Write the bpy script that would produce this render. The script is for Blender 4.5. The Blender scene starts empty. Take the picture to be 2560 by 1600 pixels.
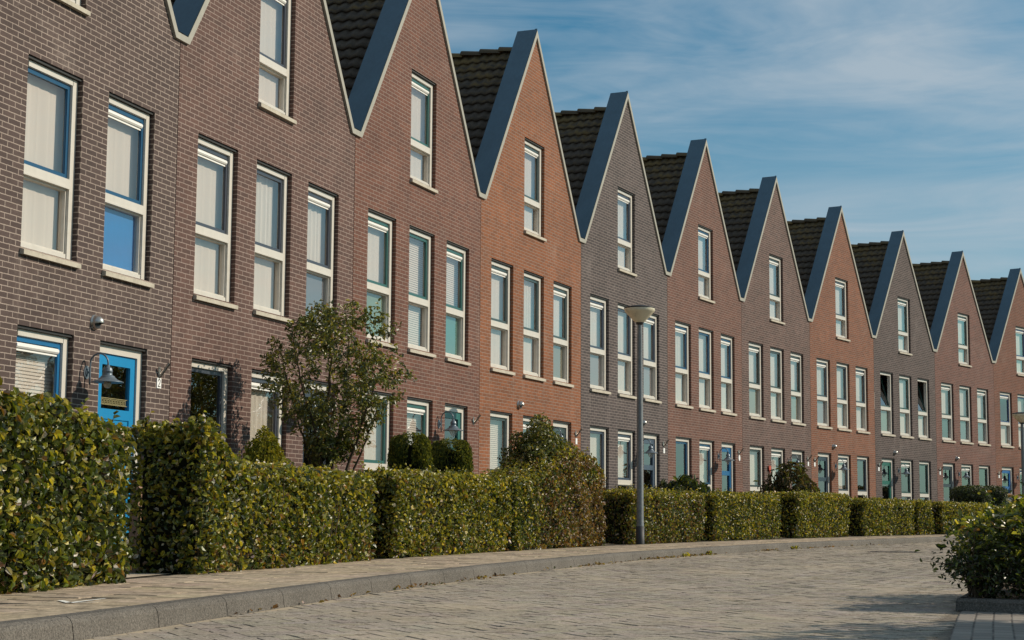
import bpy, bmesh, math, random
import numpy as np
from mathutils import Vector, Matrix
random.seed(7)
R = math.radians
sc = bpy.context.scene
col = sc.collection

# ------------------------------------------------------------------ camera
CZ = 0.61                       # eye height above the road
cam_d = bpy.data.cameras.new('camera'); cam = bpy.data.objects.new('camera', cam_d); col.objects.link(cam)
cam_d.sensor_width = 36.0; cam_d.lens = 36.0 * 4159.7 / 2560.0
cam_d.clip_start = 0.1; cam_d.clip_end = 3000
_p, _r = 0.115796, -0.0067646
_r0, _u0 = Vector((1, 0, 0)), Vector((0, -math.sin(_p), math.cos(_p)))
_f = Vector((0, math.cos(_p), math.sin(_p)))
_R = math.cos(_r) * _r0 - math.sin(_r) * _u0; _U = math.sin(_r) * _r0 + math.cos(_r) * _u0
cam.matrix_world = Matrix(((_R.x, _U.x, -_f.x, 0), (_R.y, _U.y, -_f.y, 0), (_R.z, _U.z, -_f.z, CZ), (0, 0, 0, 1)))
sc.camera = cam
sc.view_settings.view_transform = 'Standard'; sc.view_settings.look = 'None'
sc.view_settings.exposure = 0.0; sc.view_settings.gamma = 1.0
sc.cycles.max_bounces = 8; sc.cycles.transparent_max_bounces = 12
sc.cycles.use_denoising = True
sc.cycles.sample_clamp_indirect = 6.0

# ------------------------------------------------------------------ sun and sky
SUN_EL, SUN_AZ = 31.0, 80.0     # azimuth clockwise from +Y
sd_ = Vector((math.sin(R(SUN_AZ)) * math.cos(R(SUN_EL)), math.cos(R(SUN_AZ)) * math.cos(R(SUN_EL)), math.sin(R(SUN_EL))))
sun_d = bpy.data.lights.new('sun', 'SUN'); sun = bpy.data.objects.new('sun', sun_d); col.objects.link(sun)
sun_d.energy = 4.3; sun_d.angle = R(0.5); sun_d.color = (1.0, 0.87, 0.70)
sun.rotation_euler = sd_.to_track_quat('Z', 'Y').to_euler()

W_ = bpy.data.worlds.new('World'); sc.world = W_; W_.use_nodes = True
nt = W_.node_tree; nt.nodes.clear()


class NT:
    """small helper to wire math nodes"""
    def __init__(s, tree): s.t = tree
    def n(s, typ, **kw):
        nd = s.t.nodes.new(typ)
        for k, v in kw.items():
            if k.startswith('i_'): s.put(nd.inputs[k[2:].replace('_', ' ')], v)
            else: setattr(nd, k, v)
        return nd
    def put(s, sock, v):
        if isinstance(v, bpy.types.NodeSocket): s.t.links.new(v, sock)
        elif isinstance(v, (tuple, list)) and sock.type == 'RGBA' and len(v) == 3: sock.default_value = (*v, 1)
        else: sock.default_value = v
    def m(s, op, a, b=None, c=None):
        nd = s.t.nodes.new('ShaderNodeMath'); nd.operation = op
        s.put(nd.inputs[0], a)
        if b is not None: s.put(nd.inputs[1], b)
        if c is not None: s.put(nd.inputs[2], c)
        return nd.outputs[0]
    def mix(s, f, a, b, typ='MIX'):
        nd = s.t.nodes.new('ShaderNodeMix'); nd.data_type = 'RGBA'; nd.blend_type = typ
        s.put(nd.inputs[0], f); s.put(nd.inputs[6], a); s.put(nd.inputs[7], b)
        return nd.outputs[2]
    def noise(s, vec, scale, detail=3, rough=.55, dist=0.0):
        nd = s.n('ShaderNodeTexNoise'); nd.inputs['Scale'].default_value = scale
        nd.inputs['Detail'].default_value = detail; nd.inputs['Roughness'].default_value = rough
        nd.inputs['Distortion'].default_value = dist
        if vec is not None: s.put(nd.inputs['Vector'], vec)
        return nd.outputs['Fac']
    def ramp(s, f, a, b, lo=0.0, hi=1.0):
        nd = s.n('ShaderNodeMapRange'); s.put(nd.inputs[0], f)
        nd.inputs[1].default_value = a; nd.inputs[2].default_value = b
        nd.inputs[3].default_value = lo; nd.inputs[4].default_value = hi
        return nd.outputs[0]
    def mapping(s, vec, loc=(0, 0, 0), rot=(0, 0, 0), scale=(1, 1, 1)):
        nd = s.n('ShaderNodeMapping'); s.put(nd.inputs[0], vec)
        nd.inputs[1].default_value = loc; nd.inputs[2].default_value = rot; nd.inputs[3].default_value = scale
        return nd.outputs[0]


w = NT(nt)
sky = w.n('ShaderNodeTexSky'); sky.sky_type = 'NISHITA'; sky.sun_disc = False
sky.sun_elevation = R(SUN_EL); sky.sun_rotation = R(SUN_AZ); sky.ozone_density = 1.4; sky.dust_density = 1.3; sky.air_density = 1.0
tc = w.n('ShaderNodeTexCoord').outputs['Generated']
sx = w.n('ShaderNodeSeparateXYZ'); w.put(sx.inputs[0], tc)
az_ = w.m('ARCTAN2', sx.outputs[0], sx.outputs[1]); el_ = w.m('ARCSINE', sx.outputs[2])
cv = w.n('ShaderNodeCombineXYZ'); w.put(cv.inputs[0], az_); w.put(cv.inputs[1], el_)
m1 = w.mapping(cv.outputs[0], loc=(2.3, .9, 0), rot=(0, 0, R(-17)), scale=(2.2, 10.5, 1))
m2 = w.mapping(cv.outputs[0], loc=(3.1, 1.7, 0), rot=(0, 0, R(-22)), scale=(4.5, 26, 1))
n1 = w.noise(m1, 1.0, 5, .55, .9); n2 = w.noise(m2, 1.2, 6, .62, 1.3); n3 = w.noise(w.mapping(cv.outputs[0], loc=(.35, .1, 0), scale=(1, 1.6, 1)), 3.2, 2, .5)
cl = w.m('ADD', w.m('MULTIPLY', n1, .62), w.m('ADD', w.m('MULTIPLY', n2, .25), w.m('MULTIPLY', n3, .28)))
clf = w.ramp(cl, .45, .68, 0.03, .78)
skyc = w.mix(1.0, sky.outputs[0], (0.31, .76, .87), 'MULTIPLY')
skym = w.mix(clf, skyc, (4.6, 5.3, 5.9))
bg = w.n('ShaderNodeBackground'); w.put(bg.inputs[0], skym); bg.inputs[1].default_value = 0.10
out = w.n('ShaderNodeOutputWorld'); nt.links.new(bg.outputs[0], out.inputs[0])


# ------------------------------------------------------------------ colours and materials
def srgb(r, g, b):
    f = lambda c: (c / 255 / 12.92) if c / 255 <= .04045 else ((c / 255 + .055) / 1.055) ** 2.4
    return (f(r), f(g), f(b))


def new_mat(name):
    m = bpy.data.materials.new(name); m.use_nodes = True
    t = m.node_tree; t.nodes.clear(); k = NT(t)
    o = k.n('ShaderNodeOutputMaterial'); b = k.n('ShaderNodeBsdfPrincipled')
    t.links.new(b.outputs[0], o.inputs[0])
    return m, k, b, o


_mc = {}


def plain(name, c, rough=.6, metal=0.0, var=.10, scale=6.0, spec=.5, bump=0.0, dirt=None):
    key = (name, c)
    if key in _mc: return _mc[key]
    m, k, b, o = new_mat(name)
    oc = k.n('ShaderNodeTexCoord').outputs['Object']
    n = k.noise(oc, scale, 4)
    n2 = k.noise(k.mapping(oc, scale=(9, 9, 1.2)), 2.2, 3)
    f = k.m('ADD', k.m('MULTIPLY', n, .6), k.m('MULTIPLY', n2, .4))
    cc = k.mix(k.ramp(f, .3, .7), tuple(x * (1 - var) for x in c), tuple(min(1, x * (1 + var)) for x in c))
    if dirt: cc = k.mix(k.ramp(k.noise(oc, 5, 5, .7), .52, .75, 0, dirt[1]), cc, dirt[0])
    k.put(b.inputs['Base Color'], cc); b.inputs['Roughness'].default_value = rough
    b.inputs['Metallic'].default_value = metal; b.inputs['Specular IOR Level'].default_value = spec
    if bump:
        bp = k.n('ShaderNodeBump'); bp.inputs['Strength'].default_value = bump; bp.inputs['Distance'].default_value = .004
        k.put(bp.inputs['Height'], k.noise(oc, scale * 20, 3)); k.put(b.inputs['Normal'], bp.outputs[0])
    _mc[key] = m
    return m


def brick_mat(name, c1, c2, mort, seed):
    m, k, b, o = new_mat(name)
    uv = k.n('ShaderNodeUVMap').outputs[0]
    uv = k.mapping(uv, loc=(seed * 3.17, seed * 0.0585 * .37, 0))
    wob = k.n('ShaderNodeTexNoise'); wob.inputs['Scale'].default_value = 28; wob.inputs['Detail'].default_value = 3; k.put(wob.inputs[0], uv)
    off = k.n('ShaderNodeVectorMath', operation='SUBTRACT'); k.put(off.inputs[0], wob.outputs['Color']); off.inputs[1].default_value = (.5, .5, .5)
    sc_ = k.n('ShaderNodeVectorMath', operation='SCALE'); k.put(sc_.inputs[0], off.outputs[0]); sc_.inputs['Scale'].default_value = .008
    ad = k.n('ShaderNodeVectorMath', operation='ADD'); k.put(ad.inputs[0], uv); k.put(ad.inputs[1], sc_.outputs[0])
    bt = k.n('ShaderNodeTexBrick'); k.put(bt.inputs[0], ad.outputs[0])
    bt.inputs['Scale'].default_value = 1; bt.inputs['Brick Width'].default_value = .203; bt.inputs['Row Height'].default_value = .0585
    bt.inputs['Mortar Size'].default_value = .0060; bt.inputs['Mortar Smooth'].default_value = .35; bt.offset = .5
    bt.inputs['Color1'].default_value = (*c1, 1); bt.inputs['Color2'].default_value = (*c2, 1); bt.inputs['Mortar'].default_value = (*mort, 1)
    g1 = k.noise(uv, 60, 5, .7); g2 = k.noise(uv, .9, 5, .65); g3 = k.noise(k.mapping(uv, scale=(1, .25, 1)), 5, 4, .6)
    cc = k.mix(1.0, bt.outputs['Color'], k.ramp(g1, .3, .7, .76, 1.22), 'MULTIPLY')
    cc = k.mix(1.0, cc, k.ramp(k.m('ADD', k.m('MULTIPLY', g2, .6), k.m('MULTIPLY', g3, .4)), .35, .65, .86, 1.13), 'MULTIPLY')
    # lime bloom in patches
    ef = k.m('MULTIPLY', k.ramp(k.noise(k.mapping(uv, loc=(9, 4, 0)), .8, 6, .7), .57, .76), k.ramp(k.noise(uv, 22, 4, .7), .35, .65))
    cc = k.mix(k.m('MULTIPLY', ef, .45), cc, tuple(min(.6, x * 1.25 + .04) for x in mort))
    # run-off marks under the ends of the window sills
    ru = k.n('ShaderNodeSeparateXYZ'); k.put(ru.inputs[0], k.n('ShaderNodeUVMap').outputs[0])
    band = None
    for xe in (1.53, 3.07, 4.59, .47, 2.0, 3.53):
        d_ = k.ramp(k.m('ABSOLUTE', k.m('SUBTRACT', ru.outputs[0], xe)), .02, .09, 1, 0); band = d_ if band is None else k.m('MAXIMUM', band, d_)
    vert = k.m('MULTIPLY', k.ramp(ru.outputs[1], 2.3, 3.08, 0, 1), k.m('LESS_THAN', ru.outputs[1], 3.1))
    stn = k.m('MULTIPLY', k.m('MULTIPLY', band, vert), k.ramp(k.noise(k.mapping(uv, scale=(14, 1.1, 1)), 2.0, 4, .7), .42, .7, 0, .55))
    cc = k.mix(stn, cc, tuple(x * .9 for x in mort))
    # dark kiln marks
    dk = k.m('MULTIPLY', k.ramp(k.noise(k.mapping(uv, scale=(1, 3, 1)), 17, 3, .7), .66, .72), .55)
    cc = k.mix(dk, cc, tuple(x * .35 for x in c1))
    k.put(b.inputs['Base Color'], cc)
    b.inputs['Roughness'].default_value = .85; b.inputs['Specular IOR Level'].default_value = .25
    hgt = k.m('ADD', k.m('MULTIPLY', bt.outputs['Fac'], -1.0), k.m('MULTIPLY', k.noise(uv, 90, 4, .7), .55))
    bp = k.n('ShaderNodeBump'); bp.inputs['Strength'].default_value = .55; bp.inputs['Distance'].default_value = .006
    k.put(bp.inputs['Height'], hgt); k.put(b.inputs['Normal'], bp.outputs[0])
    return m


def glass_mat():
    m, k, b, o = new_mat('window_glass')
    t = m.node_tree; t.nodes.remove(b)
    ge = k.n('ShaderNodeNewGeometry'); dt = k.n('ShaderNodeVectorMath', operation='DOT_PRODUCT'); k.put(dt.inputs[0], ge.outputs['Normal']); k.put(dt.inputs[1], ge.outputs['Incoming'])
    fr = k.m('ADD', .045, k.m('MULTIPLY', .955, k.m('POWER', k.m('SUBTRACT', 1.0, k.m('MINIMUM', k.m('ABSOLUTE', dt.outputs['Value']), 1.0)), 5.0)))
    gl = k.n('ShaderNodeBsdfGlossy'); gl.inputs['Roughness'].default_value = .004; gl.inputs['Color'].default_value = (1, 1, 1, 1)
    tr = k.n('ShaderNodeBsdfTransparent'); tr.inputs[0].default_value = (.90, .89, .87, 1)
    mx = k.n('ShaderNodeMixShader'); k.put(mx.inputs[0], k.m('MINIMUM', k.m('MULTIPLY', fr, 2.3), 1.0))
    t.links.new(tr.outputs[0], mx.inputs[1]); t.links.new(gl.outputs[0], mx.inputs[2]); t.links.new(mx.outputs[0], o.inputs[0])
    # slight waviness of the panes
    bp = k.n('ShaderNodeBump'); bp.inputs['Strength'].default_value = .04; bp.inputs['Distance'].default_value = .02
    k.put(bp.inputs['Height'], k.noise(k.n('ShaderNodeTexCoord').outputs['Object'], 1.6, 1)); k.put(gl.inputs['Normal'], bp.outputs[0])
    return m


def curtain_mat(name, c, kind):
    m, k, b, o = new_mat(name)
    t = m.node_tree
    oc = k.n('ShaderNodeTexCoord').outputs['Object']
    wv = k.n('ShaderNodeTexWave'); k.put(wv.inputs[0], oc)
    if kind == 'fold':
        wv.bands_direction = 'X'; wv.inputs['Scale'].default_value = 3.2; wv.inputs['Distortion'].default_value = 1.5
        lo, hi = .90, 1.04
    elif kind == 'slat':
        wv.bands_direction = 'Z'; wv.inputs['Scale'].default_value = 9.0; wv.inputs['Distortion'].default_value = 0.0
        lo, hi = .86, 1.03
    else:
        wv.bands_direction = 'X'; wv.inputs['Scale'].default_value = .6; wv.inputs['Distortion'].default_value = 3
        lo, hi = .96, 1.03
    cc = k.mix(1.0, c, k.ramp(wv.outputs['Fac'], 0, 1, lo, hi), 'MULTIPLY')
    k.put(b.inputs['Base Color'], cc); b.inputs['Roughness'].default_value = .9; b.inputs['Specular IOR Level'].default_value = .1
    return m


def leaf_mat(name, rough=.33, spec=.6, trans=.35):
    m, k, b, o = new_mat(name)
    t = m.node_tree
    at = k.n('ShaderNodeAttribute'); at.attribute_name = 'Col'
    oc = k.n('ShaderNodeTexCoord').outputs['Object']
    cc = k.mix(1.0, at.outputs['Color'], k.ramp(k.noise(oc, 45, 3), .3, .7, .78, 1.25), 'MULTIPLY')
    k.put(b.inputs['Base Color'], cc); b.inputs['Roughness'].default_value = rough; b.inputs['Specular IOR Level'].default_value = spec
    bp = k.n('ShaderNodeBump'); bp.inputs['Strength'].default_value = .5; bp.inputs['Distance'].default_value = .006
    k.put(bp.inputs['Height'], k.noise(oc, 60, 2)); k.put(b.inputs['Normal'], bp.outputs[0])
    tl = k.n('ShaderNodeBsdfTranslucent'); k.put(tl.inputs[0], k.mix(1.0, cc, (1.5, 1.45, .5), 'MULTIPLY'))
    mx = k.n('ShaderNodeMixShader'); mx.inputs[0].default_value = trans
    t.links.new(b.outputs[0], mx.inputs[1]); t.links.new(tl.outputs[0], mx.inputs[2]); t.links.new(mx.outputs[0], o.inputs[0])
    return m


def tile_mat():
    m, k, b, o = new_mat('concrete_roof_tile')
    uv = k.n('ShaderNodeUVMap').outputs[0]      # x = depth, y = distance down from ridge (m)
    s = k.n('ShaderNodeSeparateXYZ'); k.put(s.inputs[0], uv)
    n = k.noise(uv, 7, 5, .7); n2 = k.noise(uv, 1.1, 4, .6); gr = k.noise(uv, 90, 3, .7)
    base = k.mix(k.ramp(n, .3, .7), (.042, .030, .021), (.105, .078, .053))
    base = k.mix(1.0, base, k.ramp(gr, .3, .7, .7, 1.35), 'MULTIPLY')
    near = k.ramp(s.outputs[1], 0.0, 2.6, .22, -.03)
    course = k.m('FRACT', k.m('DIVIDE', s.outputs[1], .236))
    lip = k.ramp(course, .62, 1.0, 0, .13)
    f = k.m('ADD', k.m('ADD', k.m('MULTIPLY', n, .55), k.m('MULTIPLY', n2, .45)), k.m('ADD', near, lip))
    moss = k.m('MULTIPLY', k.ramp(f, .62, .80, 0, .85), k.ramp(gr, .35, .6, .35, 1))
    k.put(b.inputs['Base Color'], k.mix(moss, base, (.20, .12, .024)))
    b.inputs['Roughness'].default_value = .8
    bp = k.n('ShaderNodeBump'); bp.inputs['Strength'].default_value = .5; bp.inputs['Distance'].default_value = .006
    k.put(bp.inputs['Height'], gr); k.put(b.inputs['Normal'], bp.outputs[0])
    return m


def road_mat():
    m, k, b, o = new_mat('herringbone_pavers')
    uv0 = k.n('ShaderNodeUVMap').outputs[0]
    uv = k.mapping(uv0, rot=(0, 0, R(45)), scale=(1 / .105, 1 / .105, 1))
    wob = k.n('ShaderNodeTexNoise'); wob.inputs['Scale'].default_value = .9; wob.inputs['Detail'].default_value = 2; k.put(wob.inputs[0], uv)
    s = k.n('ShaderNodeSeparateXYZ'); k.put(s.inputs[0], uv); sw = k.n('ShaderNodeSeparateXYZ'); k.put(sw.inputs[0], wob.outputs['Color'])
    x = k.m('ADD', s.outputs[0], k.m('MULTIPLY', sw.outputs[0], .22)); y = k.m('ADD', s.outputs[1], k.m('MULTIPLY', sw.outputs[1], .22))
    i, j = k.m('FLOOR', x), k.m('FLOOR', y); fx, fy = k.m('FRACT', x), k.m('FRACT', y)
    mm = k.m('FLOORED_MODULO', k.m('SUBTRACT', i, j), 4)
    isv = k.m('GREATER_THAN', mm, 1.5)
    ish = k.m('SUBTRACT', 1, isv)
    even = k.m('COMPARE', mm, 0, .1); m1_ = k.m('COMPARE', mm, 1, .1); m2_ = k.m('COMPARE', mm, 2, .1); m3_ = k.m('COMPARE', mm, 3, .1)
    big = 9.0
    def gate(d, c): return k.m('ADD', d, k.m('MULTIPLY', k.m('SUBTRACT', 1, c), big))
    dl, dr, db, dt = fx, k.m('SUBTRACT', 1, fx), fy, k.m('SUBTRACT', 1, fy)
    # horizontal brick: bottom, top edges always; vertical brick: left, right always
    dA = k.m('MINIMUM', gate(k.m('MINIMUM', dl, dr), isv), k.m('MINIMUM', gate(dl, even), gate(dr, m1_)))   # joints running in y
    dB = k.m('MINIMUM', gate(k.m('MINIMUM', db, dt), ish), k.m('MINIMUM', gate(db, m3_), gate(dt, m2_)))    # joints running in x
    jn = k.noise(uv0, 2.3, 4, .6)
    wid = k.ramp(jn, .35, .65, .06, .15)
    jA = k.m('SUBTRACT', 1, k.m('SMOOTH_MIN', k.m('DIVIDE', dA, wid), 1.0, .2)); jB = k.m('SUBTRACT', 1, k.m('SMOOTH_MIN', k.m('DIVIDE', dB, wid), 1.0, .2))
    jA = k.m('MAXIMUM', jA, 0); jB = k.m('MAXIMUM', jB, 0)
    # brick id
    bi = k.m('SUBTRACT', i, k.m('MULTIPLY', m1_, 1)); bj = k.m('SUBTRACT', j, k.m('MULTIPLY', m2_, 1))
    cb = k.n('ShaderNodeCombineXYZ'); k.put(cb.inputs[0], bi); k.put(cb.inputs[1], bj); k.put(cb.inputs[2], isv)
    wn = k.n('ShaderNodeTexWhiteNoise'); wn.noise_dimensions = '3D'; k.put(wn.inputs[0], cb.outputs[0])
    g = k.noise(uv0, 210, 3, .8); g2 = k.noise(uv0, 1.0, 4, .6); g3 = k.noise(k.mapping(uv0, scale=(.35, 1, 1)), 2.2, 4, .65)
    c = k.mix(wn.outputs['Value'], srgb(134, 125, 115), srgb(156, 145, 132))
    c = k.mix(1.0, c, k.ramp(g, .3, .7, .52, 1.5), 'MULTIPLY')
    c = k.mix(1.0, c, k.ramp(g2, .3, .7, .86, 1.12), 'MULTIPLY')
    sv = k.n('ShaderNodeSeparateXYZ'); k.put(sv.inputs[0], uv0)
    sandf = k.m('MAXIMUM', k.ramp(g3, .54, .72, 0, .6), k.ramp(k.m('ADD', sv.outputs[1], k.m('MULTIPLY', k.noise(uv0, 3, 3), .22)), .14, .34, .8, 0))
    c = k.mix(sandf, c, srgb(178, 162, 140))
    jf = k.m('MULTIPLY', k.m('MAXIMUM', k.m('MULTIPLY', jB, .30), jA), k.m('SUBTRACT', 1, k.m('MULTIPLY', sandf, .8)))
    c = k.mix(k.m('MULTIPLY', jf, .95), c, srgb(40, 36, 34))
    k.put(b.inputs['Base Color'], c); b.inputs['Roughness'].default_value = .9; b.inputs['Specular IOR Level'].default_value = .2
    bp = k.n('ShaderNodeBump'); bp.inputs['Strength'].default_value = .6; bp.inputs['Distance'].default_value = .006
    k.put(bp.inputs['Height'], k.m('SUBTRACT', k.m('MULTIPLY', g, .5), k.m('MAXIMUM', jA, jB))); k.put(b.inputs['Normal'], bp.outputs[0])
    return m


def slab_mat(name, c1, c2, sx_, sy_, seedm=0, jw=.012, par=.25):
    m, k, b, o = new_mat(name)
    uv0 = k.n('ShaderNodeUVMap').outputs[0]
    s = k.n('ShaderNodeSeparateXYZ'); k.put(s.inputs[0], uv0)
    row = k.m('FLOOR', k.m('DIVIDE', s.outputs[1], sy_))
    x = k.m('ADD', k.m('DIVIDE', s.outputs[0], sx_), k.m('MULTIPLY', k.m('FLOORED_MODULO', row, 2), .5))
    fx = k.m('FRACT', x); fy = k.m('FRACT', k.m('DIVIDE', s.outputs[1], sy_))
    dx = k.m('MULTIPLY', k.m('MINIMUM', fx, k.m('SUBTRACT', 1, fx)), sx_)
    dy = k.m('MULTIPLY', k.m('MINIMUM', fy, k.m('SUBTRACT', 1, fy)), sy_)
    jx = k.ramp(dx, 0, jw, 1, 0); jy = k.m('MULTIPLY', k.ramp(dy, 0, jw * .8, 1, 0), par)
    cb = k.n('ShaderNodeCombineXYZ'); k.put(cb.inputs[0], k.m('FLOOR', x)); k.put(cb.inputs[1], row)
    wn = k.n('ShaderNodeTexWhiteNoise'); wn.noise_dimensions = '2D'; k.put(wn.inputs[0], cb.outputs[0])
    g = k.noise(uv0, 150, 3, .7); g2 = k.noise(uv0, 1.4, 5, .6)
    c = k.mix(wn.outputs['Value'], c1, c2)
    c = k.mix(1.0, c, k.ramp(g, .3, .7, .85, 1.15), 'MULTIPLY'); c = k.mix(1.0, c, k.ramp(g2, .3, .7, .86, 1.1), 'MULTIPLY')
    jv = k.ramp(k.noise(uv0, 4, 2), .35, .6, .35, 1)
    c = k.mix(k.m('MULTIPLY', k.m('MULTIPLY', k.m('MAXIMUM', jx, jy), jv), .9), c, srgb(44, 40, 38))
    k.put(b.inputs['Base Color'], c); b.inputs['Roughness'].default_value = .88; b.inputs['Specular IOR Level'].default_value = .25
    bp = k.n('ShaderNodeBump'); bp.inputs['Strength'].default_value = .5; bp.inputs['Distance'].default_value = .005
    k.put(bp.inputs['Height'], k.m('SUBTRACT', k.m('MULTIPLY', g, .3), k.m('MAXIMUM', jx, jy))); k.put(b.inputs['Normal'], bp.outputs[0])
    return m


def rough_mat(name, c1, c2, scale, bump=.5, speck=None):
    m, k, b, o = new_mat(name)
    oc = k.n('ShaderNodeTexCoord').outputs['Object']
    g = k.noise(oc, scale, 4, .75); g2 = k.noise(oc, 1.3, 4, .6)
    c = k.mix(k.ramp(g, .32, .68), c1, c2); c = k.mix(1.0, c, k.ramp(g2, .3, .7, .82, 1.15), 'MULTIPLY')
    if speck: c = k.mix(k.ramp(k.noise(oc, scale * 1.9, 2, .6), .66, .72, 0, .7), c, speck)
    k.put(b.inputs['Base Color'], c); b.inputs['Roughness'].default_value = .9; b.inputs['Specular IOR Level'].default_value = .2
    bp = k.n('ShaderNodeBump'); bp.inputs['Strength'].default_value = bump; bp.inputs['Distance'].default_value = .01
    k.put(bp.inputs['Height'], g); k.put(b.inputs['Normal'], bp.outputs[0])
    return m


M = {}
M['glass'] = glass_mat()
M['frame'] = plain('cream_frame_paint', srgb(204, 198, 188), .35, var=.05, dirt=(srgb(170, 160, 142), .35))
M['sill'] = plain('stone_sill', srgb(186, 178, 162), .85, var=.12, scale=14, bump=.4, dirt=(srgb(120, 112, 98), .5))
M['grille'] = plain('white_aluminium', srgb(240, 238, 232), .28, var=.03)
M['trim'] = plain('pale_zinc_trim', srgb(156, 152, 140), .55, metal=0.0, var=.12, scale=9)
M['clad'] = plain('dark_blue_zinc', srgb(78, 104, 118), .42, metal=.15, var=.16, scale=2.2, dirt=(srgb(80, 104, 122), .35))
M['tile'] = tile_mat()
M['curtain_plain'] = curtain_mat('sheer_plain', (.66, .60, .54), 'plain')
M['curtain_fold'] = curtain_mat('sheer_folds', (.67, .62, .56), 'fold')
M['blind'] = curtain_mat('slatted_blind', (.68, .62, .56), 'slat')
M['inner'] = plain('room_wall', (.16, .14, .125), .9)
M['steel'] = plain('brushed_steel', (.50, .47, .43), .32, metal=.9, var=.15)
M['lampgrey'] = plain('blue_grey_lamp_paint', srgb(104, 116, 126), .38, metal=.25, var=.08)
M['bulb'] = plain('opal_bulb', srgb(176, 170, 156), .25, var=.03)
M['black'] = plain('black_rubber', (.012, .012, .012), .6)
M['white'] = plain('white_enamel', srgb(238, 238, 236), .35, var=.02)
M['pole'] = plain('galvanised_pole', srgb(108, 114, 118), .55, metal=.3, var=.28, scale=30, dirt=(srgb(140, 140, 134), .6))
M['polebase'] = plain('dark_pole_base', srgb(44, 46, 50), .6, var=.15)
M['bowl'] = plain('lamp_bowl', srgb(206, 198, 174), .35, var=.08, dirt=(srgb(90, 82, 64), .5))
M['leaf'] = leaf_mat('glossy_hedge_leaf', .42, .9, .28)
M['leaf_back'] = leaf_mat('thin_glossy_leaf', .36, .8, .42)
M['leaf_soft'] = leaf_mat('soft_leaf', .5, .4, .35)
M['needle'] = leaf_mat('conifer_spray', .6, .25, .2)
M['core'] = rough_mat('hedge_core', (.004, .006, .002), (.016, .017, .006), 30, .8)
M['bark'] = rough_mat('bark', srgb(50, 40, 32), srgb(98, 84, 68), 40, .8)
M['road'] = road_mat()
M['slab'] = slab_mat('pavement_slabs', srgb(180, 164, 142), srgb(190, 174, 152), .30, .30, jw=.021, par=.22)
M['gutter'] = slab_mat('gutter_slabs', srgb(132, 124, 116), srgb(150, 142, 132), .21, .105, jw=.012, par=1.0)
M['bay'] = slab_mat('parking_pavers', srgb(120, 112, 106), srgb(140, 130, 122), .21, .105, jw=.010, par=1.0)
def paver_mat(name, c, sandc, gs, sand, stones=True, kerbsand=False, gr2=(.68, 1.34)):
    m, k, b, o = new_mat(name)
    at_ = k.n('ShaderNodeAttribute'); at_.attribute_name = 'Col'; oc = k.n('ShaderNodeTexCoord').outputs['Object']
    g = k.noise(oc, gs, 4, .85); g2 = k.noise(oc, .8, 4, .6); g3 = k.noise(k.mapping(oc, rot=(0, 0, R(20)), scale=(1, .45, 1)), .8, 5, .7)
    cc = k.mix(1.0, at_.outputs['Color'], c, 'MULTIPLY') if stones else k.mix(.5, c, c)
    cc = k.mix(1.0, cc, k.ramp(g, .33, .67, .5, 1.55), 'MULTIPLY'); cc = k.mix(1.0, cc, k.ramp(g2, .3, .7, .84, 1.14), 'MULTIPLY')
    cc = k.mix(1.0, cc, k.ramp(k.noise(oc, 13, 6, .85), .36, .64, *gr2), 'MULTIPLY')
    cc = k.mix(k.ramp(g3, .50, .68, 0, sand), cc, sandc)
    if kerbsand:
        sv = k.n('ShaderNodeSeparateXYZ'); k.put(sv.inputs[0], k.n('ShaderNodeUVMap').outputs[0])
        cc = k.mix(k.ramp(k.m('ADD', sv.outputs[1], k.m('MULTIPLY', k.noise(oc, 2.5, 3), .3)), .20, .42, .75, 0), cc, sandc)
    k.put(b.inputs['Base Color'], cc); b.inputs['Roughness'].default_value = .9; b.inputs['Specular IOR Level'].default_value = .2
    bp = k.n('ShaderNodeBump'); bp.inputs['Strength'].default_value = .6; bp.inputs['Distance'].default_value = .003
    k.put(bp.inputs['Height'], g); k.put(b.inputs['Normal'], bp.outputs[0])
    return m


M['paver'] = paver_mat('concrete_pavers', srgb(150, 140, 127), srgb(186, 170, 147), 55, .6)
M['paver_bed'] = paver_mat('sanded_joints', srgb(110, 101, 90), srgb(188, 172, 148), 55, .6, False, True)
M['slab_bed'] = paver_mat('slab_joints', srgb(84, 76, 66), srgb(130, 118, 100), 12, .4, False)
M['slabs'] = paver_mat('pavement_concrete', srgb(164, 148, 128), srgb(182, 166, 142), 12, .4, gr2=(.9, 1.08))
M['sand'] = rough_mat('joint_sand', srgb(112, 102, 90), srgb(172, 157, 134), 60, .5)
M['joint'] = rough_mat('joint_dirt', srgb(70, 62, 54), srgb(120, 108, 92), 30, .4)
M['kerb'] = rough_mat('kerb_concrete', srgb(66, 63, 60), srgb(126, 120, 112), 85, .6, speck=srgb(196, 190, 180))
M['soil'] = rough_mat('garden_soil', srgb(52, 42, 32), srgb(96, 80, 62), 25, .8)
M['earth'] = rough_mat('open_ground', srgb(74, 76, 46), srgb(110, 104, 70), 6, .4)
M['wood'] = plain('post_wood', srgb(150, 118, 98), .8, var=.15)
M['chalk'] = plain('white_marking', srgb(232, 230, 224), .8, var=.04)
M['red'] = plain('red_heart', srgb(178, 70, 46), .6, var=.08)


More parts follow.
